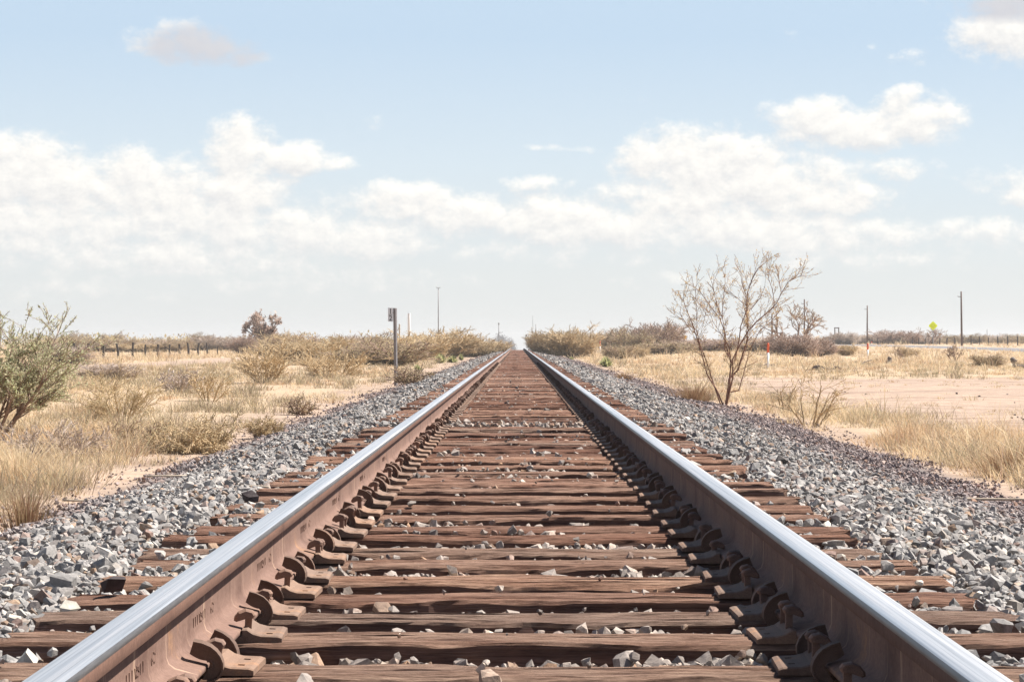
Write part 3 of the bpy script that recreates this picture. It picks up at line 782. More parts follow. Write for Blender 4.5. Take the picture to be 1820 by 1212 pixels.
def grass_zone(x0, x1, y0, y1, tufts, per, hmed, wid, seed):
    r = rs(seed)
    # spread tufts evenly in the picture rather than on the ground: y drawn with density ~ 1/y
    u = r.rand(tufts); y = y0*(y1/y0)**u
    lim0 = np.maximum(x0, -.30*y-3); lim1 = np.minimum(x1, .30*y+3)
    x = lim0+(lim1-lim0)*r.rand(tufts)
    d = density(x, y); k = r.rand(tufts) < d; x, y, d = x[k], y[k], d[k]; n = len(x)
    th = hmed*np.exp(r.normal(0, .48, n))*(.45+.9*np.clip(d, 0, 1))*(.6+.8*fbm(x/1.3, y/2.2, 83, 3))
    m = per
    X = np.repeat(x, m); Y = np.repeat(y, m); TH = np.repeat(th, m); nn = len(X)
    spread = .07+.20*TH
    ox = r.normal(0, 1, nn); oy = r.normal(0, 1, nn); bx = X+ox*spread; by = Y+oy*spread
    lean = np.stack([ox*.38+r.normal(-.05, .45, nn), oy*.38+r.normal(0, .45, nn)], -1)
    h = TH*r.uniform(.5, 1.15, nn)*np.exp(-.16*(ox*ox+oy*oy))
    bz = ground(bx, by)-.01
    V, Fq = grass_blades(np.stack([bx, by, bz], -1), h, lean, wid*(Y/y0)**.75*r.uniform(.6, 1.4, nn), r)
    add_to(GV, GF, V, Fq)
grass_zone(3.6, 12, 13, 46, 8000, 44, .19, .0036, 1)
grass_zone(-14, -3.0, 12, 46, 5500, 30, .14, .0038, 2)
grass_zone(3.6, 60, 44, 130, 9000, 20, .13, .010, 3)
grass_zone(-60, -3.0, 44, 130, 8000, 20, .13, .010, 4)
grass_zone(4, 140, 125, 420, 8000, 14, .24, .024, 5)
grass_zone(-140, -4, 125, 420, 8000, 14, .30, .024, 6)
WV = []; WF = []
def weed_zone(x0, x1, y0, y1, tufts, per, hmed, wid, seed):
    r = rs(seed); y = y0*(y1/y0)**r.rand(tufts); lim0 = np.maximum(x0, -.30*y-3); lim1 = np.minimum(x1, .30*y+3)
    x = lim0+(lim1-lim0)*r.rand(tufts); cl_ = fbm(x/1.6, y/3.0, 91, 3)
    k = (r.rand(tufts) < sst(.42, .62, cl_)) & (density(x, y) > .12); x, y = x[k], y[k]; n = len(x); m = per
    th = np.repeat(hmed*np.exp(r.normal(0, .4, n)), m); X = np.repeat(x, m); Y = np.repeat(y, m); nn = len(X); sp_ = .05+.18*th
    ox = r.normal(0, 1, nn); oy = r.normal(0, 1, nn); bx = X+ox*sp_; by = Y+oy*sp_
    V, Fq = grass_blades(np.stack([bx, by, ground(bx, by)-.01], -1), th*r.uniform(.5, 1.2, nn), np.stack([ox*.3+r.normal(0, .5, nn), oy*.3+r.normal(0, .5, nn)], -1), wid*(Y/y0)**.75*r.uniform(.6, 1.3, nn), r, .2)
    add_to(WV, WF, V, Fq)
weed_zone(-14, -3.0, 13, 46, 3200, 26, .17, .0036, 21)
weed_zone(3.6, 12, 14, 46, 2200, 26, .19, .0036, 22)
weed_zone(-60, -3.2, 44, 130, 4200, 18, .20, .009, 23)
weed_zone(4, 60, 44, 130, 2200, 16, .18, .009, 24)
tag(obj('dead_weeds', mesh_np('dead_weeds', np.concatenate(WV), np.concatenate(WF), 3, [M_WEED])), kind='stuff')
tag(obj('dry_grass', mesh_np('dry_grass', np.concatenate(GV), np.concatenate(GF), 3, [M_GRASS])), kind='stuff')

# ------------------------------------------------------------------ shrubs
class Leaves:
    def __init__(s): s.p = []; s.d = []
def grow(mb, lv, p, d, L, rad, lev, maxl, rg, prm):
    nseg = prm.get('nseg', 5); pts = [p.copy()]; rads = [rad]; dirs = []
    dd = d.normalized(); step = L/nseg
    taper = prm.get('taper', .45)
    for i in range(nseg):
        j = prm['wig']*(.6+.4*lev)
        dd = (dd+Vector((rg.gauss(0, j), rg.gauss(0, j), rg.gauss(0, j*.7)+prm['up']*(.5 if lev else 1)))).normalized()
        p = p+dd*step; pts.append(p.copy()); dirs.append(dd.copy()); rads.append(max(rad*(1-(1-taper)*(i+1)/nseg), prm['rmin']))
    mb.tube(pts, rads, prm['sides'] if lev == 0 else max(3, prm['sides']-lev), 0, False)
    if lev < maxl:
        nk = prm['kids'][min(lev, len(prm['kids'])-1)]; nk = max(1, int(nk*rg.uniform(.7, 1.3)+.5))
        for k in range(nk):
            t = rg.uniform(prm.get('t0', .25), 1.0); i = min(nseg-1, int(t*nseg)); fr = t*nseg-i
            q = pts[i].lerp(pts[i+1], min(fr, 1)); bd = dirs[i]
            side = Vector((rg.gauss(0, 1), rg.gauss(0, 1), rg.gauss(0, .55)))
            side -= bd*side.dot(bd)
            if side.length < 1e-4: continue
            side.normalize(); an = R(rg.uniform(*prm['ang']))
            nd = bd*math.cos(an)+side*math.sin(an)
            grow(mb, lv, q, nd, L*rg.uniform(*prm['len']), rads[i]*prm.get('rk', .62), lev+1, maxl, rg, prm)
    if lev >= prm['leaf_lev']:
        for i in range(nseg):
            for k in range(prm['leaves']):
                if rg.random() < prm.get('leafp', 1):
                    lv.p.append(pts[i].lerp(pts[i+1], rg.random())); lv.d.append(dirs[i])
def leaf_mesh(name, lv, size, mat, r, asp=.45, jit=.5):
    n = len(lv.p)
    if n == 0: return None
    P = np.array([p[:] for p in lv.p])+r.normal(0, 1, (n, 3))*size*jit
    D = np.array([d[:] for d in lv.d])+r.normal(0, .7, (n, 3)); D /= np.linalg.norm(D, axis=1)[:, None]
    S = np.cross(D, r.normal(size=(n, 3))); S /= np.linalg.norm(S, axis=1)[:, None]+1e-9
    s = size*np.exp(r.normal(0, .3, n))[:, None]
    V = np.stack([P, P+D*s*.5+S*s*asp*.5, P+D*s, P+D*s*.5-S*s*asp*.5], 1).reshape(-1, 3)
    o = (np.arange(n)*4)[:, None]
    return mesh_np(name, V, o+np.array([[0, 1, 2, 3]]), 4, [mat])
def shrub(name, label, cat, height, width, seed, bark, leaf, prm, leafsize, stems=9, maxl=2, group=None, loc=(0, 0, 0), lean=0.0, asp=.45, jit=.5):
    rg = random.Random(seed); mb = MB(); lv = Leaves()
    for k in range(stems):
        a = 2*math.pi*(k+rg.uniform(-.4, .4))/stems; t = rg.uniform(.15, 1)**.7
        out = t*width/2/max(height, .1)*prm.get('spread', 1.0)
        d = Vector((math.cos(a)*out+lean, math.sin(a)*out, 1)).normalized()
        L = height*rg.uniform(.55, .95)*(1 if t < .8 else .85)*prm.get('stemlen', .75)
        p0 = Vector((math.cos(a)*width*.05, math.sin(a)*width*.05, -.03))
        grow(mb, lv, p0, d, L, prm['rad']*rg.uniform(.7, 1.2), 0, maxl, rg, prm)
    # fit to the wanted height and width
    A = np.array(mb.v); top = max(np.percentile(A[:, 2], 99.7), 1e-3); wid = max(np.percentile(A[:, 0], 98)-np.percentile(A[:, 0], 2), 1e-3)
    sz = height/top; sx = width/wid
    mb.v = [(x*sx, y*sx, z*sz) for x, y, z in mb.v]; lv.p = [Vector((p.x*sx, p.y*sx, p.z*sz)) for p in lv.p]
    root = tag(empty(name, loc), label, cat, group)
    mb.build('branches', [bark], root)
    lm = leaf_mesh('foliage', lv, leafsize, leaf, rs(seed), asp, jit)
    if lm: obj('foliage', lm, root)
    return root
P_CREO = dict(wig=.10, up=.05, kids=[7, 5, 4], ang=(18, 48), len=(.35, .62), rad=.016, rmin=.0028, sides=5, leaf_lev=1, leaves=3, leafp=.85, t0=.3)
P_TWIGGY = dict(wig=.13, up=.02, kids=[6, 4], ang=(20, 60), len=(.35, .6), rad=.010, rmin=.0035, sides=4, leaf_lev=1, leaves=2, leafp=.6, t0=.25)
P_TAN = dict(wig=.11, up=.05, kids=[6, 4], ang=(15, 50), len=(.35, .6), rad=.016, rmin=.008, sides=3, leaf_lev=1, leaves=4, leafp=.9, t0=.2, nseg=4)
P_FAR = dict(wig=.14, up=.03, kids=[6, 4], ang=(20, 60), len=(.35, .6), rad=.04, rmin=.014, sides=3, leaf_lev=1, leaves=5, leafp=.9, t0=.2, nseg=4)
P_BARE = dict(wig=.16, up=.03, kids=[5, 4, 3], ang=(22, 58), len=(.4, .62), rad=.07, rmin=.010, sides=4, leaf_lev=2, leaves=1, leafp=.5, t0=.35, nseg=5)

# the large creosote bush at the far left
d0 = 26.0
shrub('creosote_bush', 'large greenish creosote bush with dark sprawling branches beside the left ballast', 'bush', 1.55, 1.75, 21, M_TWIG, M_LEAF_CREO, dict(P_CREO, spread=1.6, leaves=4, rmin=.0026, kids=[8, 5, 3], wig=.09, up=.09, leaf_lev=2, leafp=.9, ang=(15, 45)), .021, 19, 3, None, (px2x(-25, d0), d0, gz(px2x(-25, d0), d0)), .0)
def at(px, d): x = px2x(px, d); return (x, d, gz(x, d)-.01)
# low plants of the near left, one by one
shrub('desert_shrub', 'sparse yellow-green shrub with fine upright twigs behind the round tangled bush', 'bush', .86, 1.05, 31, M_TWIG_TAN, M_LEAF_OLIVE, dict(P_TWIGGY, spread=1.3, rmin=.0022, rad=.008, kids=[9, 5], leafp=.8), .016, 13, 2, None, at(212, 31))
shrub('tumbleweed', 'round tangled brown bush lying at the edge of the left ballast', 'bush', .40, .80, 32, M_TWIG_TAN, M_LEAF_TAN, dict(P_TWIGGY, spread=1.5, wig=.26, up=-.03, rmin=.0025, rad=.006, kids=[8, 5]), .018, 36, 2, None, at(345, 23.6))
shrub('desert_shrub', 'small olive-green bush just left of the round tangled bush', 'bush', .30, .62, 33, M_TWIG, M_LEAF_OLIVE, dict(P_TWIGGY, spread=1.5, rmin=.002, rad=.006, kids=[8, 5]), .016, 15, 2, None, at(242, 25.5))
shrub('desert_shrub', 'low grey-brown bush under the greenish creosote bush', 'bush', .38, .95, 34, M_TWIG_GREY, M_LEAF_GREY, dict(P_TWIGGY, spread=1.5, rmin=.002, rad=.006, kids=[8, 5]), .016, 16, 2, None, at(90, 22))
shrub('desert_shrub', 'thin straggly shrub with bare twigs, right of the sparse yellow-green shrub', 'bush', .62, .85, 35, M_TWIG_TAN, M_LEAF_OLIVE, dict(P_TWIGGY, leafp=.3, spread=1.4), .020, 9, 2, None, at(372, 44))
shrub('desert_shrub', 'low brown-grey shrub in front of the dirt two-track road', 'bush', .55, 1.0, 36, M_TWIG_GREY, M_LEAF_GREY, dict(P_TWIGGY, spread=1.5, rmin=.005), .03, 14, 2, None, at(318, 52))
shrub('desert_shrub', 'tiny dry bush at the ballast edge, below the mileage post on its near side', 'bush', .26, .42, 37, M_TWIG_TAN, M_LEAF_TAN, dict(P_TWIGGY, spread=1.3, rmin=.002, rad=.006, kids=[8, 5]), .016, 15, 2, None, at(470, 27))
shrub('desert_shrub', 'small reddish dry bush at the ballast edge beyond the tiny dry bush', 'bush', .34, .45, 38, M_TWIG, M_LEAF_TAN, dict(P_TWIGGY, spread=1.2, leafp=.4), .022, 13, 2, None, at(536, 36))
shrub('desert_shrub', 'yellow-brown bush of upright stems, standing alone before the fence line', 'bush', 1.15, 1.55, 39, M_TWIG_TAN, M_LEAF_TAN, dict(P_TAN, spread=1.3, rmin=.0045, rad=.010, kids=[7, 4], up=.12, leaves=2, leafp=.6), .032, 20, 2, None, at(472, 65))
shrub('desert_shrub', 'low tawny bush around the foot of the mileage post', 'bush', .5, .95, 40, M_TWIG, M_LEAF_TAN, dict(P_TWIGGY, spread=1.4, rmin=.006), .035, 16, 2, None, at(728, 57))
shrub('desert_shrub', 'grey-tan bush between the yellow-brown bush and the mileage post', 'bush', .95, 2.2, 42, M_TWIG_TAN, M_LEAF_TAN, dict(P_TAN, spread=1.3, rmin=.0045, rad=.010, kids=[8, 4], leaves=2, leafp=.7), .034, 22, 2, None, at(590, 76))
# tufts
def tuft(name, label, px, d, h, w, nb, mat, seed, wid=.004):
    r = rs(seed); x, y, z = at(px, d); bx = r.normal(0, w*.16, nb); by = r.normal(0, w*.16, nb)
    lean = np.stack([bx/(w*.16)*.28*w/h+r.normal(0, .12, nb), by/(w*.16)*.28*w/h+r.normal(0, .12, nb)], -1)
    V, Fq = grass_blades(np.stack([bx, by, np.full(nb, -.01)], -1), h*r.uniform(.45, 1.05, nb), lean, np.full(nb, wid), r)
    o = obj(name, mesh_np(name, V, Fq, 3, [mat]), None, (x, y, z)); return tag(o, label, 'grass tuft')
tuft('grass_tuft', 'reddish-brown grass tuft at the left edge of the ballast, nearest the camera', 46, 13.6, .33, .30, 420, M_GRASSRED, 1)
tuft('grass_tuft', 'orange-brown grass clump beside the right ballast, by the picture edge', 1800, 19.3, .34, .55, 700, M_GRASSRED, 2)
tuft('grass_tuft', 'brown grass clump at the left foot of the leafless mesquite', 1232, 42, .40, .75, 700, M_GRASSRED, 3, .006)
tuft('grass_tuft', 'small greenish grass tuft on the right ballast edge near the yucca', 1108, 63, .30, .5, 300, M_GRASSRED, 4, .009)

tuft('grass_tuft', 'tall pale dry grass clump below the greenish creosote bush', 34, 18.5, .42, .75, 800, M_GRASS, 7)
tuft('grass_tuft', 'bent pale straw clump right of the pale dry clump, at the ballast edge', 105, 18.0, .30, .55, 420, M_GRASS, 8)
# green spiky plants
def yucca(px, d, h, w, seed, label, n=150):
    r = rs(seed); root = tag(empty('yucca', at(px, d)), label, 'yucca'); V = []; Fq = []
    for k in range(n):
        a = r.uniform(0, 6.283); e = r.uniform(.12, 1.45); L = 1*r.uniform(.7, 1.05); s = .05
        dx, dy, dz = math.cos(a)*math.cos(e), math.sin(a)*math.cos(e), math.sin(e)
        px_, py_ = -math.sin(a)*s, math.cos(a)*s
        b = len(V); c = np.array([dx*w/2, dy*w/2, dz*h])
        V += [(-px_*.4*w, -py_*.4*w, .02), (px_*.4*w, py_*.4*w, .02), tuple(c*L*.5+np.array([px_*w, py_*w, 0])), tuple(c*L*.5-np.array([px_*w, py_*w, 0])), tuple(c*L)]
        Fq += [(b, b+1, b+2), (b, b+2, b+3), (b+3, b+2, b+4)]
    obj('leaf_rosette', mesh_np('leaf_rosette', np.array(V), np.array(Fq), 3, [M_LEAF_GREEN]), root)
    mb = MB(); mb.tube([(0, 0, -.05), (0, 0, h*.25)], [.06, .05], 7); mb.build('stem', [M_STUMP], root)
    return root
yucca(1077, 108, .58, 1.15, 1, 'dark green spiky yucca at the edge of the right ballast')
yucca(783, 128, .62, 1.15, 2, 'larger green clump of the pair beside the left ballast')
yucca(804, 132, .48, 1.2, 3, 'flatter dark green clump, right half of the pair beside the left ballast')
yucca(820, 150, .52, .62, 4, 'lone yellow-green clump further along the left ballast')
yucca(742, 90, .34, .62, 5, 'grey-green low clump just behind the mileage post')
yucca(1016, 150, .3, .5, 6, 'tiny bright green clump low among the tan bushes right of the track')

# ---- leafless mesquite at the right, main stems traced and then branched
def mesquite():
    d = 41.0; s = d/F; bx, by = 1288.0, 718.0
    root = tag(empty('mesquite_shrub', at(1288, d)), 'tall leafless mesquite shrub with thin forking stems right of the ballast', 'shrub')
    stems = [
        [(1286, 718), (1273, 690), (1257, 660), (1246, 625), (1240, 600), (1228, 575), (1219, 550), (1215, 530), (1214, 512)],
        [(1281, 716), (1270, 680), (1256, 640), (1243, 605), (1241, 585), (1240, 560), (1238, 535), (1237, 510)],
        [(1290, 718), (1297, 680), (1300, 640), (1291, 605), (1288, 580), (1278, 560), (1267, 545), (1257, 530), (1246, 512), (1237, 508)],
        [(1290, 718), (1298, 670), (1312, 655), (1323, 625), (1332, 600), (1333, 575), (1332, 545), (1334, 515), (1342, 490), (1352, 472), (1367, 460), (1380, 450)],
        [(1291, 718), (1301, 665), (1302, 635), (1315, 605), (1327, 585), (1342, 568), (1361, 550), (1377, 537), (1388, 515), (1397, 497), (1411, 490), (1419, 487)],
        [(1288, 716), (1299, 640), (1287, 615), (1290, 590), (1284, 560), (1285, 535), (1288, 505), (1287, 482)],
        [(1302, 636), (1310, 600), (1312, 575), (1322, 550), (1320, 520), (1312, 500), (1310, 482)],
        [(1297, 690), (1312, 690), (1322, 660), (1333, 620), (1348, 585), (1367, 570), (1385, 548)],
        [(1332, 580), (1330, 555), (1323, 535), (1310, 520), (1298, 512)],
        [(1284, 560), (1275, 540), (1268, 515), (1264, 497)],
        [(1240, 590), (1226, 580), (1213, 560), (1208, 550)],
        [(1377, 537), (1372, 510), (1366, 490), (1364, 478)],
        [(1388, 515), (1386, 495), (1384, 478)],
        [(1333, 545), (1350, 525), (1358, 505)],
        [(1246, 625), (1243, 600), (1252, 575), (1258, 550), (1262, 535)],
        [(1300, 640), (1292, 612), (1278, 590), (1262, 568), (1258, 548)],
    ]
    r0 = [.017, .013, .015, .021, .017, .011, .012, .012, .009, .008, .007, .007, .006, .007, .008, .009]
    rg = random.Random(77); mb = MB(); lv = Leaves()
    prm = dict(wig=.11, up=.09, kids=[3, 2], ang=(20, 50), len=(.4, .7), rad=.005, rmin=.0028, sides=4, leaf_lev=1, leaves=3, leafp=.62, t0=.2, nseg=4, taper=.5)
    for k, st in enumerate(stems):
        ph = rg.uniform(0, 6.28); amp = rg.uniform(-.5, .5)
        pts = []
        for i, (x, y) in enumerate(st):
            h = (by-y)*s; dep = amp*h*.6+.04*math.sin(ph+i*1.3)
            pts.append(Vector(((x-bx)*s+rg.gauss(0, .008), dep, h-.02*(i == 0)+rg.gauss(0, .006))))
        nn = len(pts); rads = [max(r0[k]*.9*(1-.78*i/(nn-1)), .0040) for i in range(nn)]
        # knobbly joints
        mb.tube(pts, [a*rg.uniform(.9, 1.15) for a in rads], 6, 0, True)
        for i in range(2 if nn > 5 else 1, nn):
            for q in range(rg.choice([2, 3, 3, 4])):
                t = rg.random(); p = pts[i-1].lerp(pts[i], t); bd = (pts[i]-pts[i-1]).normalized()
                if p.z < .40 and rg.random() < .6: continue
                side = Vector((rg.gauss(0, 1), rg.gauss(0, .8), rg.gauss(0, .3))); side -= bd*side.dot(bd); side.normalize()
                an = R(rg.uniform(25, 60)); nd = bd*math.cos(an)+side*math.sin(an)+Vector((0, 0, .28))
                grow(mb, lv, p, nd, rg.uniform(.16, .42), max(rads[i]*.5, .0036), 1, 2, rg, prm)
    mb.build('branches', [M_MESQ], root)
    obj('foliage', leaf_mesh('foliage', lv, .034, M_LEAF_BUD, rs(5), .32), root)
mesquite()
shrub('desert_shrub', 'slender olive twig shrub right of the leafless mesquite foot', 'bush', .95, 1.0, 51, M_TWIG_TAN, M_LEAF_OLIVE, dict(P_TWIGGY, spread=1.1, leafp=.3, rmin=.003, kids=[5, 3]), .018, 7, 2, None, at(1440, 31), .10)
shrub('desert_shrub', 'thin bent weed with bare twigs in the grass behind the slender olive shrub', 'bush', .6, .5, 52, M_TWIG_TAN, M_LEAF_TAN, dict(P_TWIGGY, spread=1.0, leafp=.3, rmin=.0026, kids=[4, 2]), .016, 5, 2, None, at(1395, 36), .05)

# ---- prototypes for the scrub further off
def proto(name, cat, h, w, seed, bark, leaf, prm, ls, stems, maxl, asp=.5):
    return (name, cat, h, w, seed, bark, leaf, prm, ls, stems, maxl, asp)
PROTO = {}
for k in range(3):
    PROTO['tan', k] = proto('desert_shrub', 'bush', 1.0, 1.5, 200+k, M_TWIG_TAN, M_LEAF_TAN, dict(P_FAR, spread=1.4, kids=[13, 6], leaves=4, rmin=.006, rad=.022, up=.14), .034, 26, 2, .25)
    PROTO['olive', k] = proto('desert_shrub', 'bush', 1.0, 1.6, 220+k, M_TWIG, M_LEAF_OLIVE, dict(P_FAR, spread=1.5, kids=[12, 6], leaves=4, rmin=.006, rad=.024, up=.10), .034, 24, 2, .3)
    PROTO['grey', k] = proto('desert_shrub', 'bush', 1.0, 1.5, 240+k, M_TWIG_GREY, M_LEAF_GREY, dict(P_FAR, spread=1.4, kids=[12, 6], leaves=4, rmin=.006, rad=.024, up=.09), .033, 24, 2, .3)
    PROTO['purple', k] = proto('desert_shrub', 'bush', 1.0, 1.7, 260+k, M_TWIG, M_LEAF_PURP, dict(P_FAR, spread=1.5, kids=[12, 6], leaves=4, rmin=.006, rad=.024, up=.09), .033, 24, 2, .3)
PROTO['tree', 0] = proto('mesquite_tree', 'tree', 1.0, 1.1, 284, M_TWIG_DARK, M_LEAF_PURP, dict(P_FAR, rad=.035, kids=[6, 5, 3], spread=1.15, t0=.5, leaf_lev=2, leaves=2), .055, 8, 3)
PROTO['bare', 0] = proto('mesquite_tree', 'tree', 1.0, 1.2, 281, M_TWIG, M_LEAF_BUD, dict(P_BARE, rad=.03, rmin=.0045, spread=1.5, leaves=2), .022, 5, 3, .4)
PROTO['bare', 1] = proto('mesquite_tree', 'tree', 1.0, 1.2, 286, M_TWIG, M_LEAF_BUD, dict(P_BARE, rad=.026, rmin=.006, spread=1.4), .030, 5, 3, .4)
PROTO['dark', 0] = proto('far_tree', 'tree', 1.0, .9, 283, M_TWIG_DARK, M_LEAF_DARK, dict(P_FAR, spread=.9, rad=.02), .09, 9, 2)
DONE = {}
def place(key, px, d, h, w, label, group=None, rz=None):
    nm, cat, ph, pw, seed, bark, leaf, prm, ls, stems, maxl, asp = PROTO[key]
    loc = at(px, d); sc_ = (w/pw, w/pw, h/ph)
    if key not in DONE:
        o = shrub(nm, label, cat, ph, pw, seed, bark, leaf, prm, ls, stems, maxl, group, loc, 0, asp, 1.6 if prm.get('leaves', 1) > 2 else .5); o.scale = sc_; DONE[key] = o
    else:
        o = copy_thing(DONE[key], loc, rz if rz is not None else random.Random(px*7+d).uniform(0, 6.28), sc_, label)
        if group: o['group'] = group
        elif 'group' in o: del o['group']
    return o
# left distance
place(('tree', 0), 468, 226, 4.1, 3.0, 'dark mesquite tree with dense brown crown rising above the left scrub')
place(('purple', 0), 437, 222, 1.9, 2.7, 'dark grey-brown bush at the left foot of the dense mesquite tree')
place(('tan', 0), 505, 210, 2.1, 3.6, 'broad tan bush at the right foot of the dense mesquite tree')
place(('purple', 1), 545, 225, 1.9, 3.0, 'rounded purple-brown bush right of the dense mesquite tree')
place(('grey', 0), 620, 235, 1.9, 3.2, 'grey-brown bush on the skyline left of the mileage post')
place(('grey', 1), 655, 245, 1.6, 2.6, 'smaller grey bush touching the mileage post on its left')
place(('olive', 0), 640, 118, 1.1, 3.0, 'wide olive-tan bush just left of the mileage post')
place(('olive', 1), 700, 112, 1.3, 3.1, 'dense tan-green bush directly behind the mileage post')
place(('tan', 1), 740, 150, 1.75, 3.6, 'golden bush right behind the mileage post, under the white vent pipe')
place(('tan', 2), 790, 168, 2.15, 4.4, 'tall golden bush below the thin mast, left of the track')
place(('tan', 0), 835, 185, 1.7, 3.6, 'golden bush close to the left rail where the track fades')
place(('tan', 1), 868, 205, 1.35, 3.2, 'lowest golden bush at the far end of the left scrub by the rail')
place(('olive', 2), 690, 180, 1.9, 3.4, 'olive bush behind the mileage post, left of the short tan post')
place(('tan', 2), 590, 150, 1.5, 3.4, 'low straw-coloured bush right of the last fence post')
place(('tan', 1), 540, 130, 1.4, 3.0, 'straw bush in front of the rounded purple-brown bush')
place(('olive', 0), 490, 160, 1.5, 2.8, 'olive bush in front of the dense mesquite tree')
place(('purple', 2), 500, 190, 1.2, 1.6, 'small dark bush low before the dense mesquite tree')
place(('grey', 2), 118, 120, 1.1, 2.4, 'grey bush beside the leftmost fence post, by the creosote tips')
place(('grey', 0), 195, 70, .55, 1.6, 'flat grey-brown bush by the near edge of the dirt road')
# scrub behind the left fence
rg = random.Random(5)
for k in range(26):
    px = 100+k*14+rg.uniform(-6, 6); dd = rg.uniform(250, 330); key = (rg.choice(['olive', 'grey', 'tan', 'olive']), rg.randrange(3))
    place(key, px, dd, rg.uniform(1.1, 1.8), rg.uniform(2.4, 4.4), 'low tan desert bush in the scrub line behind the left fence posts', 'scrub behind the left fence')
for k, (px, dd) in enumerate(((118, 420), (202, 430), (355, 425), (150, 440))):
    place(('olive', k % 3), px, dd, 2.5, 4.0, 'small dark treetop poking over the scrub behind the left fence', 'dark treetops behind the left fence')
# right distance
place(('tan', 2), 962, 196, 1.7, 2.2, 'golden bush nearest the right rail where the track fades')
place(('tan', 0), 985, 185, 2.1, 3.4, 'wide golden bush right of the far signal')
place(('tan', 1), 1022, 172, 2.3, 3.0, 'spiky golden bush left of the small striped marker')
place(('olive', 1), 1085, 290, 2.2, 4.2, 'olive-grey bush behind the small striped marker')
place(('olive', 2), 1108, 240, 2.5, 4.2, 'rounded olive bush right of the small striped marker')
place(('olive', 0), 1130, 225, 2.2, 3.6, 'tan-green bush between the rounded olive bush and the purple-grey thicket')
place(('purple', 1), 1163, 235, 2.9, 3.8, 'purple-grey thicket left of the small forked mesquite')
place(('grey', 1), 1185, 240, 2.5, 3.2, 'grey twig thicket at the foot of the small forked mesquite')
place(('bare', 1), 1198, 215, 3.2, 2.6, 'small forked mesquite tree left of the tall leafless shrub')
place(('olive', 1), 1098, 150, 1.0, 1.8, 'low olive bush in front of the rounded olive bush')
place(('tan', 0), 1128, 165, .9, 1.9, 'low straw bush below the purple-grey thicket')
place(('purple', 0), 1225, 230, 1.1, 4.0, 'low purple-brown bush under the small amber sign')
place(('olive', 2), 1180, 190, 1.1, 4.5, 'long low olive-brown bush before the small forked mesquite')
place(('purple', 2), 1262, 205, 1.05, 4.6, 'low brown bush seen through the stems of the tall leafless shrub')
place(('purple', 0), 1310, 200, 1.1, 4.2, 'brown bush left of the orange and white marker post')
place(('grey', 2), 1352, 195, 1.2, 3.6, 'grey-brown bush directly behind the orange and white marker post')
place(('bare', 0), 1412, 190, 4.1, 4.8, 'spreading bare mesquite tree behind the purple-brown bush')
place(('purple', 1), 1420, 160, 1.55, 2.9, 'large purple-brown bush under the spreading bare mesquite tree')
place(('purple', 2), 1452, 163, 1.35, 2.5, 'right half of the purple-brown thicket under the spreading mesquite')
place(('purple', 0), 1388, 168, 1.4, 2.3, 'left shoulder of the purple-brown thicket beside the marker post')
place(('tan', 1), 1503, 165, .85, 1.3, 'yellow-green clump right of the purple-brown thicket')
place(('tan', 2), 1614, 150, .7, 1.2, 'yellow-green clump beside the fallen log before the road')
place(('bare', 1), 1697, 133, 1.15, 1.05, 'small bare bush standing alone in the straw field before the road')
place(('bare', 0), 1596, 140, .9, .9, 'faint bare twigs left of the yellow-green clump before the road')
place(('olive', 1), 1756, 101, .62, 1.25, 'olive-brown bush alone on the straw field right of the bare bush')
place(('olive', 0), 1815, 100, .28, .5, 'low green plant beside the grey leaning stump')
place(('purple', 1), 1600, 350, 2.2, 5.2, 'broad brown bush on the skyline between the thin pole and the yellow sign')
place(('bare', 1), 1650, 372, 3.2, 4.0, 'feathery bare tree behind the yellow diamond sign')
place(('grey', 0), 1500, 340, 1.9, 3.8, 'grey bush beside the white flat tank on the skyline')
for k in range(24):
    px = 1480+k*15+rg.uniform(-6, 6); dd = rg.uniform(390, 440); key = (rg.choice(['purple', 'grey', 'olive', 'grey']), rg.randrange(3))
    place(key, px, dd, rg.uniform(1.0, 1.9), rg.uniform(2.5, 5), 'low brown desert bush in the skyline scrub beyond the road', 'scrub beyond the road')
# bushes that ring the horizon, too far to tell apart
src = DONE['olive', 0].children
def far_belt(name, x0, x1, y0, y1, n, seed, hh, leaf):
    r = rs(seed); V = []; Fq = []; nb = 34
    x = r.uniform(x0, x1, n); y = r.uniform(y0, y1, n); h = hh*np.exp(r.normal(0, .35, n)); w = h*r.uniform(.8, 1.6, n)
    X = np.repeat(x, nb); Y = np.repeat(y, nb); Hh = np.repeat(h, nb); Wd = np.repeat(w, nb); m = len(X)
    a = r.uniform(0, 6.283, m); q = np.sqrt(r.rand(m)); zz = r.rand(m)
    P = np.stack([X+np.cos(a)*q*Wd*(1-.5*zz**2), Y+np.sin(a)*q*Wd*.8, ground(X, Y)+Hh*zz], -1)
    lv = Leaves(); lv.p = P; lv.d = np.tile(np.array([0, 0, 1.0]), (m, 1))
    return tag(obj(name, leaf_mesh(name, lv, .42, leaf, r, .5, .3)), kind='stuff')
far_belt('far_scrub', -170, -18, 330, 640, 900, 1, 1.15, M_LEAF_OLIVE)
far_belt('far_scrub', 20, 210, 440, 700, 900, 2, 1.1, M_LEAF_GREY)

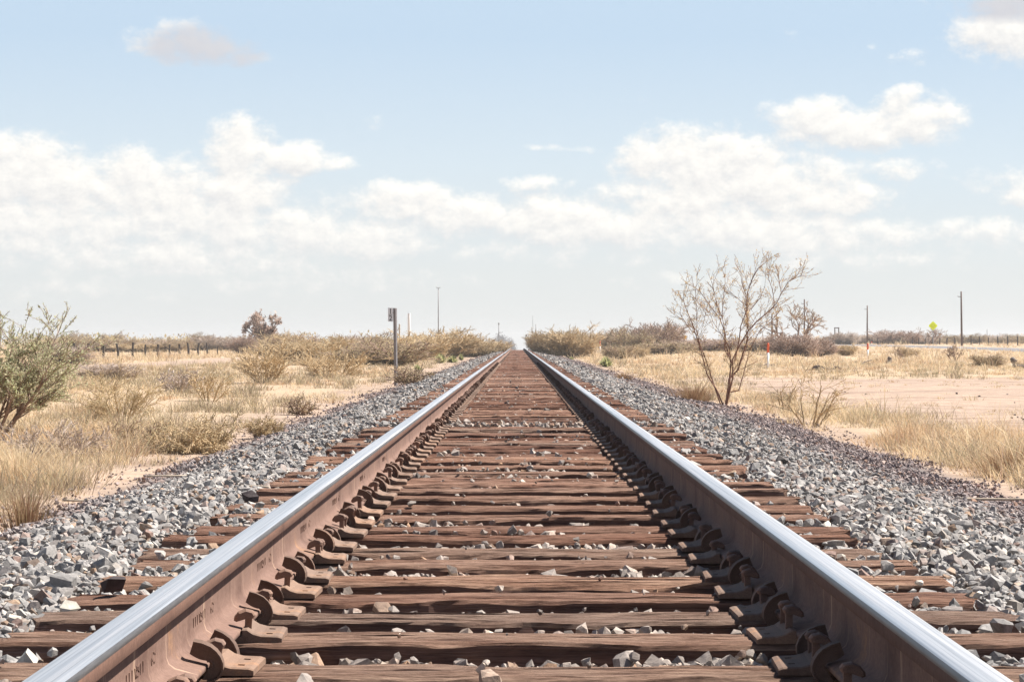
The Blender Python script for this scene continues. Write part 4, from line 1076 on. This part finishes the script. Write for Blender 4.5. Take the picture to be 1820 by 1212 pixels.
# ------------------------------------------------------------------ left fence
FPX = [131, 158, 184, 210, 236, 258, 281, 301, 319, 335, 352, 368, 387, 421, 434]
rf_ = random.Random(2)
for k, px in enumerate(FPX):
    d = 117276/(920-px); x, y, z = at(px, d); h = rf_.uniform(1.0, 1.22); r_ = rf_.uniform(.075, .105)
    if k == len(FPX)-1: r_ = .11; h = 1.15
    if k in (12, 13): h *= .8; r_ *= .7
    mb = MB(); mb.tube([(0, 0, -.25), (rf_.gauss(0, .02), 0, h*.5), (rf_.gauss(0, .04), 0, h)], [r_*1.08, r_, r_*.92], 7)
    o = mb.build('fence_post', [M_POST], None, False, (x, y, z))
    lab = {0: 'leftmost dark fence post, by the tips of the creosote bush', 14: 'thickest dark fence post, at the right end of the left fence', 4: 'stout dark fence post in the middle of the left fence',
           12: 'short thin fence post half hidden in grass near the right end', 13: 'thin fence post next to the thickest end post'}.get(k, 'dark wooden fence post in the row across the left field')
    tag(o, lab, 'fence post', 'posts of the left fence')
# right fence beyond the road
for k in range(26):
    d = 262+k*5.6; x = 60.0
    if (x/d)*F+920 > 1840: continue
    h = rf_.uniform(.95, 1.2); r_ = rf_.uniform(.07, .11)
    mb = MB(); mb.tube([(0, 0, -.25), (rf_.gauss(0, .02), 0, h*.5), (rf_.gauss(0, .03), 0, h)], [r_, r_, r_*.92], 6)
    tag(mb.build('fence_post', [M_POST], None, False, (x, d, gz(x, d))), 'small dark fence post in the row beyond the road', 'fence post', 'posts of the fence beyond the road')

# ------------------------------------------------------------------ mileage post  (1/2)
def text_mesh(body, size, mat, name):
    cu = bpy.data.curves.new(name, 'FONT'); cu.body = body; cu.size = size; cu.extrude = .0015; cu.offset = .001; cu.align_x = 'CENTER'
    t = bpy.data.objects.new('tmp_text', cu); COL.objects.link(t)
    dg = bpy.context.evaluated_depsgraph_get(); me = bpy.data.meshes.new_from_object(t.evaluated_get(dg))
    bpy.data.objects.remove(t); me.materials.clear(); me.materials.append(mat); me.name = name; return me
dm = 61.0; sm = dm/F
root = tag(empty('mileage_post', at(704, dm)), 'slim grey mileage post with a white half-mile plate beside the left ballast', 'sign post')
hm = CAMZ-(547-610)*sm*1.0-gz(px2x(704, dm), dm)
mb = MB(); lean_ = -.035
w = .036
for a in (0,):
    v = []
    for z, o_ in ((-.3, .0), (hm, lean_)):
        v += [(-w+o_, -w, z), (w+o_, -w, z), (w+o_, w, z), (-w+o_, w, z)]
    mb.add(v, [(3,2,1,0),(4,5,6,7),(0,1,5,4),(1,2,6,5),(2,3,7,6),(3,0,4,7)])
po = mb.build('post', [M_SIGNPOST], root); po.rotation_euler = (0, 0, R(-28))
pw_, ph_ = .14, .36
mb = MB(); mb.box(-pw_/2, pw_/2, -.0025, .0025, hm-ph_, hm+.005)
pl = mb.build('number_plate', [M_WHITE], root); pl.location = (lean_-.112, -.045, 0); pl.rotation_euler = (0, 0, R(12))
for body, zc in (('1', hm-.150), ('2', hm-.338)):
    o = obj('numeral', text_mesh(body, .18, M_BLACK, 'numeral'), pl, (0, -.0045, zc)); o.rotation_euler = (R(90), 0, 0); o.scale = (1.05, 1.12, 1)
mb = MB(); mb.box(-.046, .046, -.0060, -.0030, hm-.180, hm-.167); mb.build('fraction_bar', [M_BLACK], pl)
mb = MB(); mb.box(lean_-.075, lean_-.02, -.035, -.015, hm-.14, hm-.11); mb.build('bracket', [M_SIGNPOST], root)

# ------------------------------------------------------------------ posts, poles, masts
def put(name, label, cat, px, d): return tag(empty(name, at(px, d)), label, cat)
def ztop(py, d): return CAMZ-(py-610)*d/F
def vent(px, d, ptop, r, mat, label, name):
    o = put(name, label, 'pipe', px, d); h = ztop(ptop, d)-o.location.z; mb = MB()
    mb.tube([(0, 0, -.2), (0, 0, h-.04), (0, 0, h)], [r, r, r*.9], 10); mb.build('pipe', [mat], o, True)
    mb = MB(); mb.tube([(0, 0, h), (0, 0, h+.03)], [r*1.12, r*.8], 10); mb.build('cap', [M_STEEL], o)
vent(727, 205, 557, .125, M_WHITE, 'pale white vent pipe rising from the golden bush right of the mileage post', 'vent_pipe')
vent(710, 200, 576, .065, M_DRIFT, 'short tan post between the mileage post and the white vent pipe', 'tan_post')
def mast(px, d, ptop, r, label, kind, lean=0.0):
    o = put('mast' if kind != 'pole' else 'utility_pole', label, 'mast' if kind != 'pole' else 'utility pole', px, d); h = ztop(ptop, d)-o.location.z; mb = MB()
    mb.tube([(0, 0, -.3), (lean*.5, 0, h*.5), (lean, 0, h)], [r*1.15, r, r*.8], 8)
    mb.build('pole', [M_POLE if kind == 'pole' else M_SIGNPOST], o, True)
    mb = MB()
    if kind == 'tee':
        mb.box(-.26, .26, -.03, .03, h-.10, h-.04); mb.box(-.26, -.20, -.03, .03, h-.04, h+.09); mb.box(.20, .26, -.03, .03, h-.04, h+.09); mb.build('crossarm', [M_STEEL], o)
    elif kind == 'pole':
        mb.tube([(lean, -.02, h*.9), (lean-.42, -.02, h*.9+.03)], .035, 6); mb.build('bracket', [M_POLE], o)
        mb = MB(); mb.tube([(lean-.42, -.02, h*.9+.0), (lean-.42, -.02, h*.9+.14)], [.05, .04], 7); mb.build('insulator', [M_STEEL], o)
    elif kind == 'head':
        mb.tube([(0, 0, h-.5), (0, 0, h)], [.22, .22], 8); mb.build('lamp_head', [M_SIGNPOST], o)
    return o
mast(779, 300, 511, .065, 'tall thin mast with a small crossarm above the left golden bushes', 'tee')
mast(886.5, 640, 574, .13, 'thin far mast with a round head left of the track end', 'head')
mast(947, 800, 561, .10, 'faint thin mast right of the far railway signal, taller of the two', 'thin')
mast(952.5, 760, 576, .16, 'shorter dark pole of the two right of the far railway signal', 'thin')
mast(1541, 358, 543, .115, 'slim dark utility pole behind the far orange and white marker', 'pole', .02)
mast(1709, 282, 518, .12, 'tallest dark utility pole, right of the yellow diamond sign', 'pole', -.07)
mast(1754, 520, 585, .09, 'tiny thin pole on the skyline at the right', 'thin')
mast(1372, 300, 558, .12, 'dark pole left of the spreading bare mesquite tree', 'pole')
mast(1429.5, 330, 532, .12, 'pole seen through the crown of the spreading bare mesquite tree', 'pole')
# far signal
o = put('railway_signal', 'far railway signal with two dark heads on a thin pale mast beside the right rail', 'signal', 935.2, 660); hb = o.location.z
mb = MB(); mb.tube([(0, 0, -.3), (0, 0, ztop(594, 660)-hb)], .045, 7); mb.build('mast', [M_STEEL], o)
for py in (596.5, 604.5):
    zc = ztop(py, 660)-hb; mb = MB(); mb.tube([(0, -.2, zc), (0, .15, zc)], [.25, .25], 12); mb.build('signal_head', [M_BLACK], o)
# marker posts
def marker(px, d, ptop, r, split, label):
    o = put('marker_post', label, 'marker post', px, d); h = ztop(ptop, d)-o.location.z; mb = MB()
    mb.tube([(0, 0, -.2), (0, 0, h*split)], r, 10); mb.build('lower_tube', [M_WHITE], o, True)
    mb = MB(); mb.tube([(0, 0, h*split), (0, 0, h*.93), (0, 0, h*.985), (0, 0, h)], [r*1.06, r*1.06, r*.8, r*.3], 10); mb.build('orange_cap', [M_ORANGE], o, True)
marker(1365, 101, 609, .052, .61, 'orange and white marker post right of the leafless mesquite, nearest of its kind')
marker(1542, 155, 610, .060, .56, 'orange and white marker post in front of the slim utility pole')
marker(1066.5, 265, 606, .085, .5, 'small striped marker post against the bushes right of the track')
marker(1549, 372, 607, .08, .5, 'tiny orange-topped marker by the road, right of the slim utility pole')
# signs
def diamond(px, d, py, half, mat, label, symbol, legs=1):
    o = put('road_sign', label, 'road sign', px, d); zc = ztop(py, d)-o.location.z; mb = MB()
    r_ = .10; pts = []
    for k in range(4):
        a0 = math.pi/2*k; c = (math.cos(a0)*(half-r_*1.2), math.sin(a0)*(half-r_*1.2))
        for t in (-35, 0, 35): pts.append((c[0]+math.cos(a0+R(t))*r_*1.1, zc+c[1]+math.sin(a0+R(t))*r_*1.1))
    mb.extrude_poly(pts, 'y', -.03, -.02); sp_ = mb.build('sign_panel', [mat], o)
    if symbol:
        mb = MB()
        for s_ in (1, -1):
            arc = [(math.cos(t)*half*.50, zc+s_*(math.sin(t)*half*.36+.02)) for t in np.linspace(.35, 2.79, 10)]
            inn = [(math.cos(t)*half*.36, zc+s_*(math.sin(t)*half*.22+.02)) for t in np.linspace(2.79, .35, 10)]
            mb.extrude_poly(arc+inn, 'y', -.036, -.032)
            mb.extrude_poly([(s_*half*.34, zc-s_*.10), (s_*half*.64, zc+s_*.0), (s_*half*.40, zc+s_*.14)], 'y', -.036, -.032)
        mb.build('sign_symbol', [M_YELLOWDK], sp_)
    mb = MB(); mb.box(-.035, .035, -.018, .018, -.3, zc+half*.5); mb.build('post', [M_STEEL], o)
    return o
diamond(1658, 290, 579, .57, M_YELLOW, 'bright yellow diamond road sign on a thin post beside the road', True)
diamond(1217, 450, 599, .48, M_AMBER, 'small amber diamond sign seen left of the tall leafless mesquite', False)
# H-frame and flat white tank
o = put('steel_frame', 'dark goalpost-shaped frame on the skyline above the flat white tank', 'frame', 1487, 400); h = ztop(582, 400)-o.location.z
mb = MB(); mb.box(-.42, -.27, -.1, .1, -.2, h-.16); mb.build('leg', [M_POLE], o)
mb = MB(); mb.box(.27, .42, -.1, .1, -.2, h-.16); mb.build('leg', [M_POLE], o)
mb = MB(); mb.box(-.45, .45, -.11, .11, h-.16, h); mb.build('crossbeam', [M_POLE], o)
o = put('storage_tank', 'long flat white tank on the skyline under the goalpost frame', 'tank', 1500, 380); zt = ztop(600, 380)-o.location.z
mb = MB(); mb.tube([(-1.5, 0, zt-.28), (-1.42, 0, zt-.28), (1.42, 0, zt-.28), (1.5, 0, zt-.28)], [.18, .28, .28, .18], 10); mb.build('shell', [M_WHITE], o, True)
for sx in (-1.0, 1.0):
    mb = MB(); mb.box(sx-.1, sx+.1, -.22, .22, -.15, zt-.48); mb.build('support', [M_POLE], o)

# ------------------------------------------------------------------ far trees left of the track end
for k, (px, d, h, w) in enumerate(((889, 900, 6.8, 4.0), (896, 860, 5.0, 4.5), (902, 930, 5.2, 3.8), (908, 980, 3.6, 3.0))):
    place(('dark', 0), px, d, h, w, 'hazy dark tree in the clump left of where the track ends', 'far trees left of the track end')

# ------------------------------------------------------------------ rubble, stumps, logs, sticks
def rubble(px, d, w, h, seed, label):
    r = rs(seed); n = 60; x = r.normal(0, w*.22, n); y = r.normal(0, w*.25, n); z = h*np.exp(-(x/(w*.28))**2)*r.uniform(.2, .8, n)
    V, Fq = stones(np.stack([x, y, z], -1), r.uniform(.14, .32, n)*h/.3, T_MID, r)
    tag(obj('rubble_pile', mesh_np('rubble_pile', V, Fq, 3, [M_RUBBLE]), None, at(px, d)), label, 'rubble pile')
rubble(1455, 95, .95, .22, 1, 'larger heap of dark rubble on the straw field right of the marker post')
rubble(1487, 95, .55, .17, 2, 'smaller heap of dark rubble right beside the larger heap')
rubble(1366, 110, .9, .16, 3, 'dark rubble heap at the foot of the nearest orange and white marker')
def stump(px, d, h, r_, lean, label, name='tree_stump', seed=1):
    rg_ = random.Random(seed); mb = MB(); n = 7
    pts = [(lean*h*(i/(n-1))**1.4+rg_.gauss(0, .01), 0, h*i/(n-1)-.03) for i in range(n)]
    mb.tube(pts, [r_*(1.35-.5*i/(n-1))*rg_.uniform(.85, 1.2) for i in range(n)], 9)
    return tag(mb.build(name, [M_STUMP], None, True, at(px, d)), label, 'stump')
stump(1579.5, 126, .38, .13, .2, 'dark cone-shaped stump in the straw field below the road', seed=2)
def bulb_stump():
    mb = MB(); mb.tube([(.05, 0, -.05), (.03, 0, .12), (-.01, 0, .24), (-.05, 0, .34), (-.06, 0, .44), (-.02, 0, .52)], [.07, .055, .06, .11, .13, .05], 10)
    mb.tube([(-.02, 0, .40), (.08, -.02, .38), (.11, -.02, .32)], [.05, .04, .02], 6)
    tag(mb.build('tree_stump', [M_STUMP], None, True, at(1802, 99)), 'grey leaning stump with a knobby top beside a log', 'stump')
bulb_stump()
def log(px, d, L, r_, rz, label, mat=M_DRIFT, seed=1, lift=.0, name='fallen_log', bend=.1):
    rg_ = random.Random(seed); mb = MB(); n = 7
    mb.tube([((i/(n-1)-.5)*L, bend*L*math.sin(i*.9+seed), r_*.7+lift*i/(n-1)+rg_.uniform(0, .3)*r_) for i in range(n)], [r_*rg_.uniform(.7, 1.1)*(1-.35*i/(n-1)) for i in range(n)], 7)
    x, y, z = at(px, d); o = mb.build(name, [mat], None, True, (x, y, z+.02)); o.rotation_euler = (0, 0, rz); return tag(o, label, 'log' if r_ > .03 else 'stick')
log(1828, 98, 1.4, .11, .1, 'weathered log lying right of the grey leaning stump', M_STUMP, 3)
log(1612, 147, .95, .08, .1, 'bleached fallen log beside the yellow-green clump before the road', M_DRIFT, 4)
log(1537, 110, .75, .035, .35, 'small dead branch on the straw below the far marker post', M_STUMP, 5, .25)
def stick(px, d, L, r_, rz, label, seed=1, mat=M_DRIFT, z=None):
    o = log(px, d, L, r_, rz, label, mat, seed, 0, 'stick', .03); x = px2x(px, d)
    o.location.z = gz(x, d)+.045 if z is None else z
stick(300, 17.6, .34, .010, .35, 'pale stick lying on the left ballast near the round tangled bush', 1)
stick(145, 15.6, .26, .009, .25, 'pale twig on the left ballast right of the reddish grass tuft', 2)
stick(450, 12.3, .20, .010, -.5, 'white splinter lying on the ballast by the left crosstie ends', 3)
stick(1765, 14.4, .46, .013, -.12, 'long pale stick on the right ballast near the picture edge', 4)
stick(690, 24, .4, .008, -.4, 'thin pale stick on the left ballast below the mileage post', 5)
# dark rocks dropped on the bare dirt
for k, (px, py) in enumerate(((1485, 695), (1502, 696), (1539, 700), (1578, 676), (1530, 686), (1740, 708), (1803, 715), (1790, 703), (1700, 705))):
    d = F*1.13/(py-610); x = px2x(px, d)
    o = obj('rock', single_stone('rock', M_DARKROCK, .04+.015*(k % 3), 40+k), None, (x, d, gz(x, d)+.012)); tag(o, 'small dark rock lying loose on the bare pink dirt', 'rock', 'loose rocks on the bare dirt')
for k, (px, py) in enumerate(((1803, 738), (1815, 742), (1818, 750), (1808, 748), (1798, 748))):
    d = F*1.13/(py-610); x = px2x(px, d)
    o = obj('rock', single_stone('rock', M_DARKROCK, .05, 60+k), None, (x, d, gz(x, d)+.012)); tag(o, 'dark rock in the cluster where dirt meets grass at the right', 'rock', 'rock cluster at the right dirt edge')

# ------------------------------------------------------------------ sun, sky, camera
SUN = Vector((.70, .24, 1.0)).normalized()
sl = bpy.data.lights.new('sun', 'SUN'); sl.energy = 5.0; sl.angle = R(.55); sl.color = (1.0, .945, .88)
so = bpy.data.objects.new('sun', sl); COL.objects.link(so); so.rotation_euler = SUN.to_track_quat('Z', 'Y').to_euler(); so.location = (0, 0, 60)

W_ = bpy.data.worlds.new('World'); SC.world = W_; W_.use_nodes = True
nt = W_.node_tree; bg = nt.nodes['Background']
HAZE = .00032
SKY_STRENGTH = .05
bg.inputs['Strength'].default_value = SKY_STRENGTH
sky = N(nt, 'ShaderNodeTexSky'); sky.sky_type = 'NISHITA'; sky.sun_disc = False
sky.sun_elevation = math.asin(SUN.z); sky.sun_rotation = math.atan2(SUN.x, SUN.y); sky.altitude = 1300; sky.air_density = 1.0; sky.dust_density = 1.2; sky.ozone_density = 1.5
tc = N(nt, 'ShaderNodeTexCoord'); sp = N(nt, 'ShaderNodeSeparateXYZ'); nt.links.new(tc.outputs['Generated'], sp.inputs[0])
zc = math_(nt, 'MAXIMUM', sp.outputs[2], .012)
cb = N(nt, 'ShaderNodeCombineXYZ'); nt.links.new(sp.outputs[0], cb.inputs[0]); nt.links.new(sp.outputs[1], cb.inputs[1]); nt.links.new(zc, cb.inputs[2])
nt.links.new(cb.outputs[0], sky.inputs[0])
# cloud coordinates: azimuth and elevation, in units of 100 px of the photograph
A = math_(nt, 'MULTIPLY', math_(nt, 'ARCTAN2', sp.outputs[0], sp.outputs[1]), F/100)
B = math_(nt, 'MULTIPLY', math_(nt, 'ARCSINE', sp.outputs[2]), F/100)
CL = [  # px, py, rx, ry, weight
    (20, 300, 100, 48, 1.0), (100, 340, 140, 55, 1.0), (255, 335, 110, 48, 1.0), (430, 338, 75, 34, 1.0), (60, 400, 190, 55, .85), (330, 385, 190, 50, .9), (520, 410, 120, 40, .8), (660, 425, 110, 32, .85),
    (430, 268, 48, 46, 1.0), (515, 283, 75, 24, .95), (595, 291, 42, 13, .8), (395, 292, 70, 10, .6), (300, 455, 360, 45, .62), (1000, 445, 300, 30, .3), (560, 500, 320, 30, .32), (150, 520, 260, 24, .2), (1250, 500, 260, 22, .2), (1500, 460, 300, 30, .3),
    (715, 355, 75, 28, 1.0), (830, 380, 90, 32, .95), (980, 392, 140, 38, .95), (960, 330, 60, 14, .6), (1090, 400, 120, 34, .8), (1000, 265, 75, 9, .35),
    (1205, 290, 85, 52, 1.0), (1300, 300, 95, 52, 1.0), (1370, 335, 120, 45, 1.0), (1250, 345, 150, 38, .9), (1470, 358, 100, 26, .85), (1330, 412, 150, 34, .95), (1480, 415, 130, 26, .8), (1180, 400, 110, 30, .8),
    (1450, 218, 72, 30, 1.0), (1530, 240, 90, 28, 1.0), (1625, 222, 70, 36, 1.0), (1600, 185, 45, 20, .7), (1570, 305, 90, 22, .45), (1760, 330, 90, 26, .4), (1810, 345, 45, 30, .75), (1700, 415, 110, 26, .55), (1790, 430, 90, 30, .4),
    (1800, 75, 95, 42, 1.0), (1790, 18, 120, 36, .7), (350, 85, 95, 30, .78), (430, 110, 60, 14, .62), (1140, 175, 50, 12, .02), (1610, 112, 40, 26, .16), (660, 215, 45, 20, .06), (1395, 78, 22, 16, .04), (1540, 90, 24, 14, .02), (740, 75, 75, 10, .0),
]
def cloud_group():
    g = bpy.data.node_groups.new('cloud_cover', 'ShaderNodeTree')
    g.interface.new_socket('a', in_out='INPUT', socket_type='NodeSocketFloat'); g.interface.new_socket('b', in_out='INPUT', socket_type='NodeSocketFloat')
    g.interface.new_socket('cover', in_out='OUTPUT', socket_type='NodeSocketFloat'); g.interface.new_socket('raw', in_out='OUTPUT', socket_type='NodeSocketFloat')
    gi = g.nodes.new('NodeGroupInput'); go = g.nodes.new('NodeGroupOutput')
    a, b = gi.outputs[0], gi.outputs[1]
    v = N(g, 'ShaderNodeCombineXYZ'); g.links.new(a, v.inputs[0]); g.links.new(math_(g, 'MULTIPLY', b, 1.35), v.inputs[1])
    n = noise(g, v.outputs[0], 1.7, 10, .66); n2 = N(g, 'ShaderNodeTexNoise'); n2.inputs['Scale'].default_value = .9; n2.inputs['Detail'].default_value = 5
    g.links.new(v.outputs[0], n2.inputs['Vector'])
    sc_ = N(g, 'ShaderNodeSeparateColor'); g.links.new(n2.outputs['Color'], sc_.inputs[0])
    a2 = math_(g, 'ADD', a, math_(g, 'MULTIPLY', math_(g, 'SUBTRACT', sc_.outputs[0], .5), .75))
    b2 = math_(g, 'ADD', b, math_(g, 'MULTIPLY', math_(g, 'SUBTRACT', sc_.outputs[1], .5), .42))
    cur = None
    for px, py, rx, ry, w in CL:
        dx = math_(g, 'MULTIPLY', math_(g, 'SUBTRACT', a2, (px-920)/100), 100/(rx*1.42)); dy = math_(g, 'MULTIPLY', math_(g, 'SUBTRACT', b2, (610-py)/100), 100/(ry*1.5))
        q = math_(g, 'SUBTRACT', w, math_(g, 'ADD', math_(g, 'MULTIPLY', dx, dx), math_(g, 'MULTIPLY', dy, dy)))
        cur = q if cur is None else math_(g, 'SMOOTH_MAX', cur, q, .25)
    # elsewhere in the sky: drifting clouds that the photograph does not show
    outside = math_(g, 'MAXIMUM', math_(g, 'SUBTRACT', math_(g, 'ABSOLUTE', a), 9.6), math_(g, 'SUBTRACT', b, 6.6))
    on = N(g, 'ShaderNodeMapRange'); g.links.new(outside, on.inputs[0]); on.inputs[1].default_value = 0; on.inputs[2].default_value = 2
    big = N(g, 'ShaderNodeTexNoise'); big.inputs['Scale'].default_value = .22; big.inputs['Detail'].default_value = 6; g.links.new(v.outputs[0], big.inputs['Vector'])
    bigf = math_(g, 'MULTIPLY', math_(g, 'SUBTRACT', big.outputs[0], .60), 4.0)
    cur = math_(g, 'MAXIMUM', cur, math_(g, 'SUBTRACT', math_(g, 'MULTIPLY', bigf, on.outputs[0]), math_(g, 'MULTIPLY', math_(g, 'SUBTRACT', 1.0, on.outputs[0]), 3.0)))
    cur = math_(g, 'MAXIMUM', cur, -1.5)
    raw = math_(g, 'ADD', cur, math_(g, 'MULTIPLY', math_(g, 'SUBTRACT', n, .5), 2.5))
    mr = N(g, 'ShaderNodeMapRange', interpolation_type='SMOOTHSTEP'); g.links.new(raw, mr.inputs[0]); mr.inputs[1].default_value = -.12; mr.inputs[2].default_value = .85
    g.links.new(mr.outputs[0], go.inputs[0]); g.links.new(raw, go.inputs[1])
    return g
CG = cloud_group()
def cl(a, b):
    n = nt.nodes.new('ShaderNodeGroup'); n.node_tree = CG; nt.links.new(a, n.inputs[0]); nt.links.new(b, n.inputs[1]); return n
c0 = cl(A, B); c1 = cl(math_(nt, 'ADD', A, .07), math_(nt, 'ADD', B, .17))
# lit where the cloud thins out towards the sun (up and to the right)
lit = math_(nt, 'ADD', .52, math_(nt, 'MULTIPLY', math_(nt, 'SUBTRACT', c0.outputs[1], c1.outputs[1]), .8), None, True)
K = .90/SKY_STRENGTH
CLOUD_HI = (.56, .54, .505); CLOUD_LO = (.395, .392, .395)
ccol = mix(nt, lit, tuple(c*K for c in CLOUD_LO), tuple(c*K for c in CLOUD_HI))
# the two grey clouds high up
def spot(px, py, rx, ry):
    dx = math_(nt, 'MULTIPLY', math_(nt, 'SUBTRACT', A, (px-920)/100), 100/rx); dy = math_(nt, 'MULTIPLY', math_(nt, 'SUBTRACT', B, (610-py)/100), 100/ry)
    return math_(nt, 'SUBTRACT', 1.6, math_(nt, 'ADD', math_(nt, 'MULTIPLY', dx, dx), math_(nt, 'MULTIPLY', dy, dy)), None, True)
grey = math_(nt, 'MAXIMUM', spot(375, 95, 120, 45), spot(1780, 12, 130, 40))
ccol = mix(nt, math_(nt, 'MULTIPLY', grey, .8), ccol, tuple(c*K for c in (.31, .31, .335)))
SKY_TINT = (1.0, 1.0, 1.0)
hue = ramp(nt, math_(nt, 'DIVIDE', B, 9.0, None, True), [(0, (.395, .405, .405)), (.14, (.395, .412, .418)), (.35, (.37, .42, .458)), (.6, (.30, .374, .452)), (1, (.305, .385, .470))])
hm_ = N(nt, 'ShaderNodeMapRange', interpolation_type='SMOOTHSTEP'); nt.links.new(B, hm_.inputs[0]); hm_.inputs[1].default_value = 8; hm_.inputs[2].default_value = 24; hm_.inputs[3].default_value = .88; hm_.inputs[4].default_value = 0
az_ = N(nt, 'ShaderNodeMapRange', interpolation_type='SMOOTHSTEP'); nt.links.new(math_(nt, 'ABSOLUTE', A), az_.inputs[0]); az_.inputs[1].default_value = 18; az_.inputs[2].default_value = 45; az_.inputs[3].default_value = 1; az_.inputs[4].default_value = 0
skyc = mix(nt, math_(nt, 'MULTIPLY', hm_.outputs[0], az_.outputs[0]), sky.outputs[0], mix(nt, 1.0, hue, (K, K, K), 'MULTIPLY'))
cov = math_(nt, 'MULTIPLY', c0.outputs[0], .93)
lo = N(nt, 'ShaderNodeMapRange'); nt.links.new(B, lo.inputs[0]); lo.inputs[1].default_value = .2; lo.inputs[2].default_value = 2.4; lo.inputs[3].default_value = .5; lo.inputs[4].default_value = 1.0
cov = math_(nt, 'MULTIPLY', cov, lo.outputs[0])
out = mix(nt, cov, skyc, ccol)
nt.links.new(out, bg.inputs['Color'])
W_.cycles.sampling_method = 'MANUAL'; W_.cycles.sample_map_resolution = 512

hz_ = MB(); zlo = float(GZ.min())-1.0
hz_.box(xs[0]-20, xs[-1]+20, ys[0]-20, ys[-1]+20, zlo, 16.0)
hm = bpy.data.materials.new('thin_haze'); hm.use_nodes = True; hn = hm.node_tree
for n_ in list(hn.nodes):
    if n_.type == 'BSDF_PRINCIPLED': hn.nodes.remove(n_)
pv = N(hn, 'ShaderNodeVolumePrincipled'); pv.inputs['Color'].default_value = (.93, .92, .91, 1); pv.inputs['Density'].default_value = HAZE; pv.inputs['Anisotropy'].default_value = .2
hn.links.new(pv.outputs[0], hn.nodes['Material Output'].inputs['Volume'])
tag(hz_.build('haze', [hm]), kind='stuff')

cam = bpy.data.cameras.new('camera'); co = bpy.data.objects.new('camera', cam); COL.objects.link(co)
cam.sensor_width = 36; cam.lens = 36*F/1820; cam.clip_start = .05; cam.clip_end = 20000
co.location = (0, 0, CAMZ); co.rotation_euler = (R(90)+4/F, 0, 10/F)
SC.camera = co
vs = SC.view_settings; vs.view_transform = 'Standard'; vs.look = 'None'; vs.gamma = 1; vs.use_curve_mapping = False; vs.exposure = 1.16
SC.cycles.max_bounces = 6; SC.cycles.diffuse_bounces = 3; SC.cycles.use_denoising = True
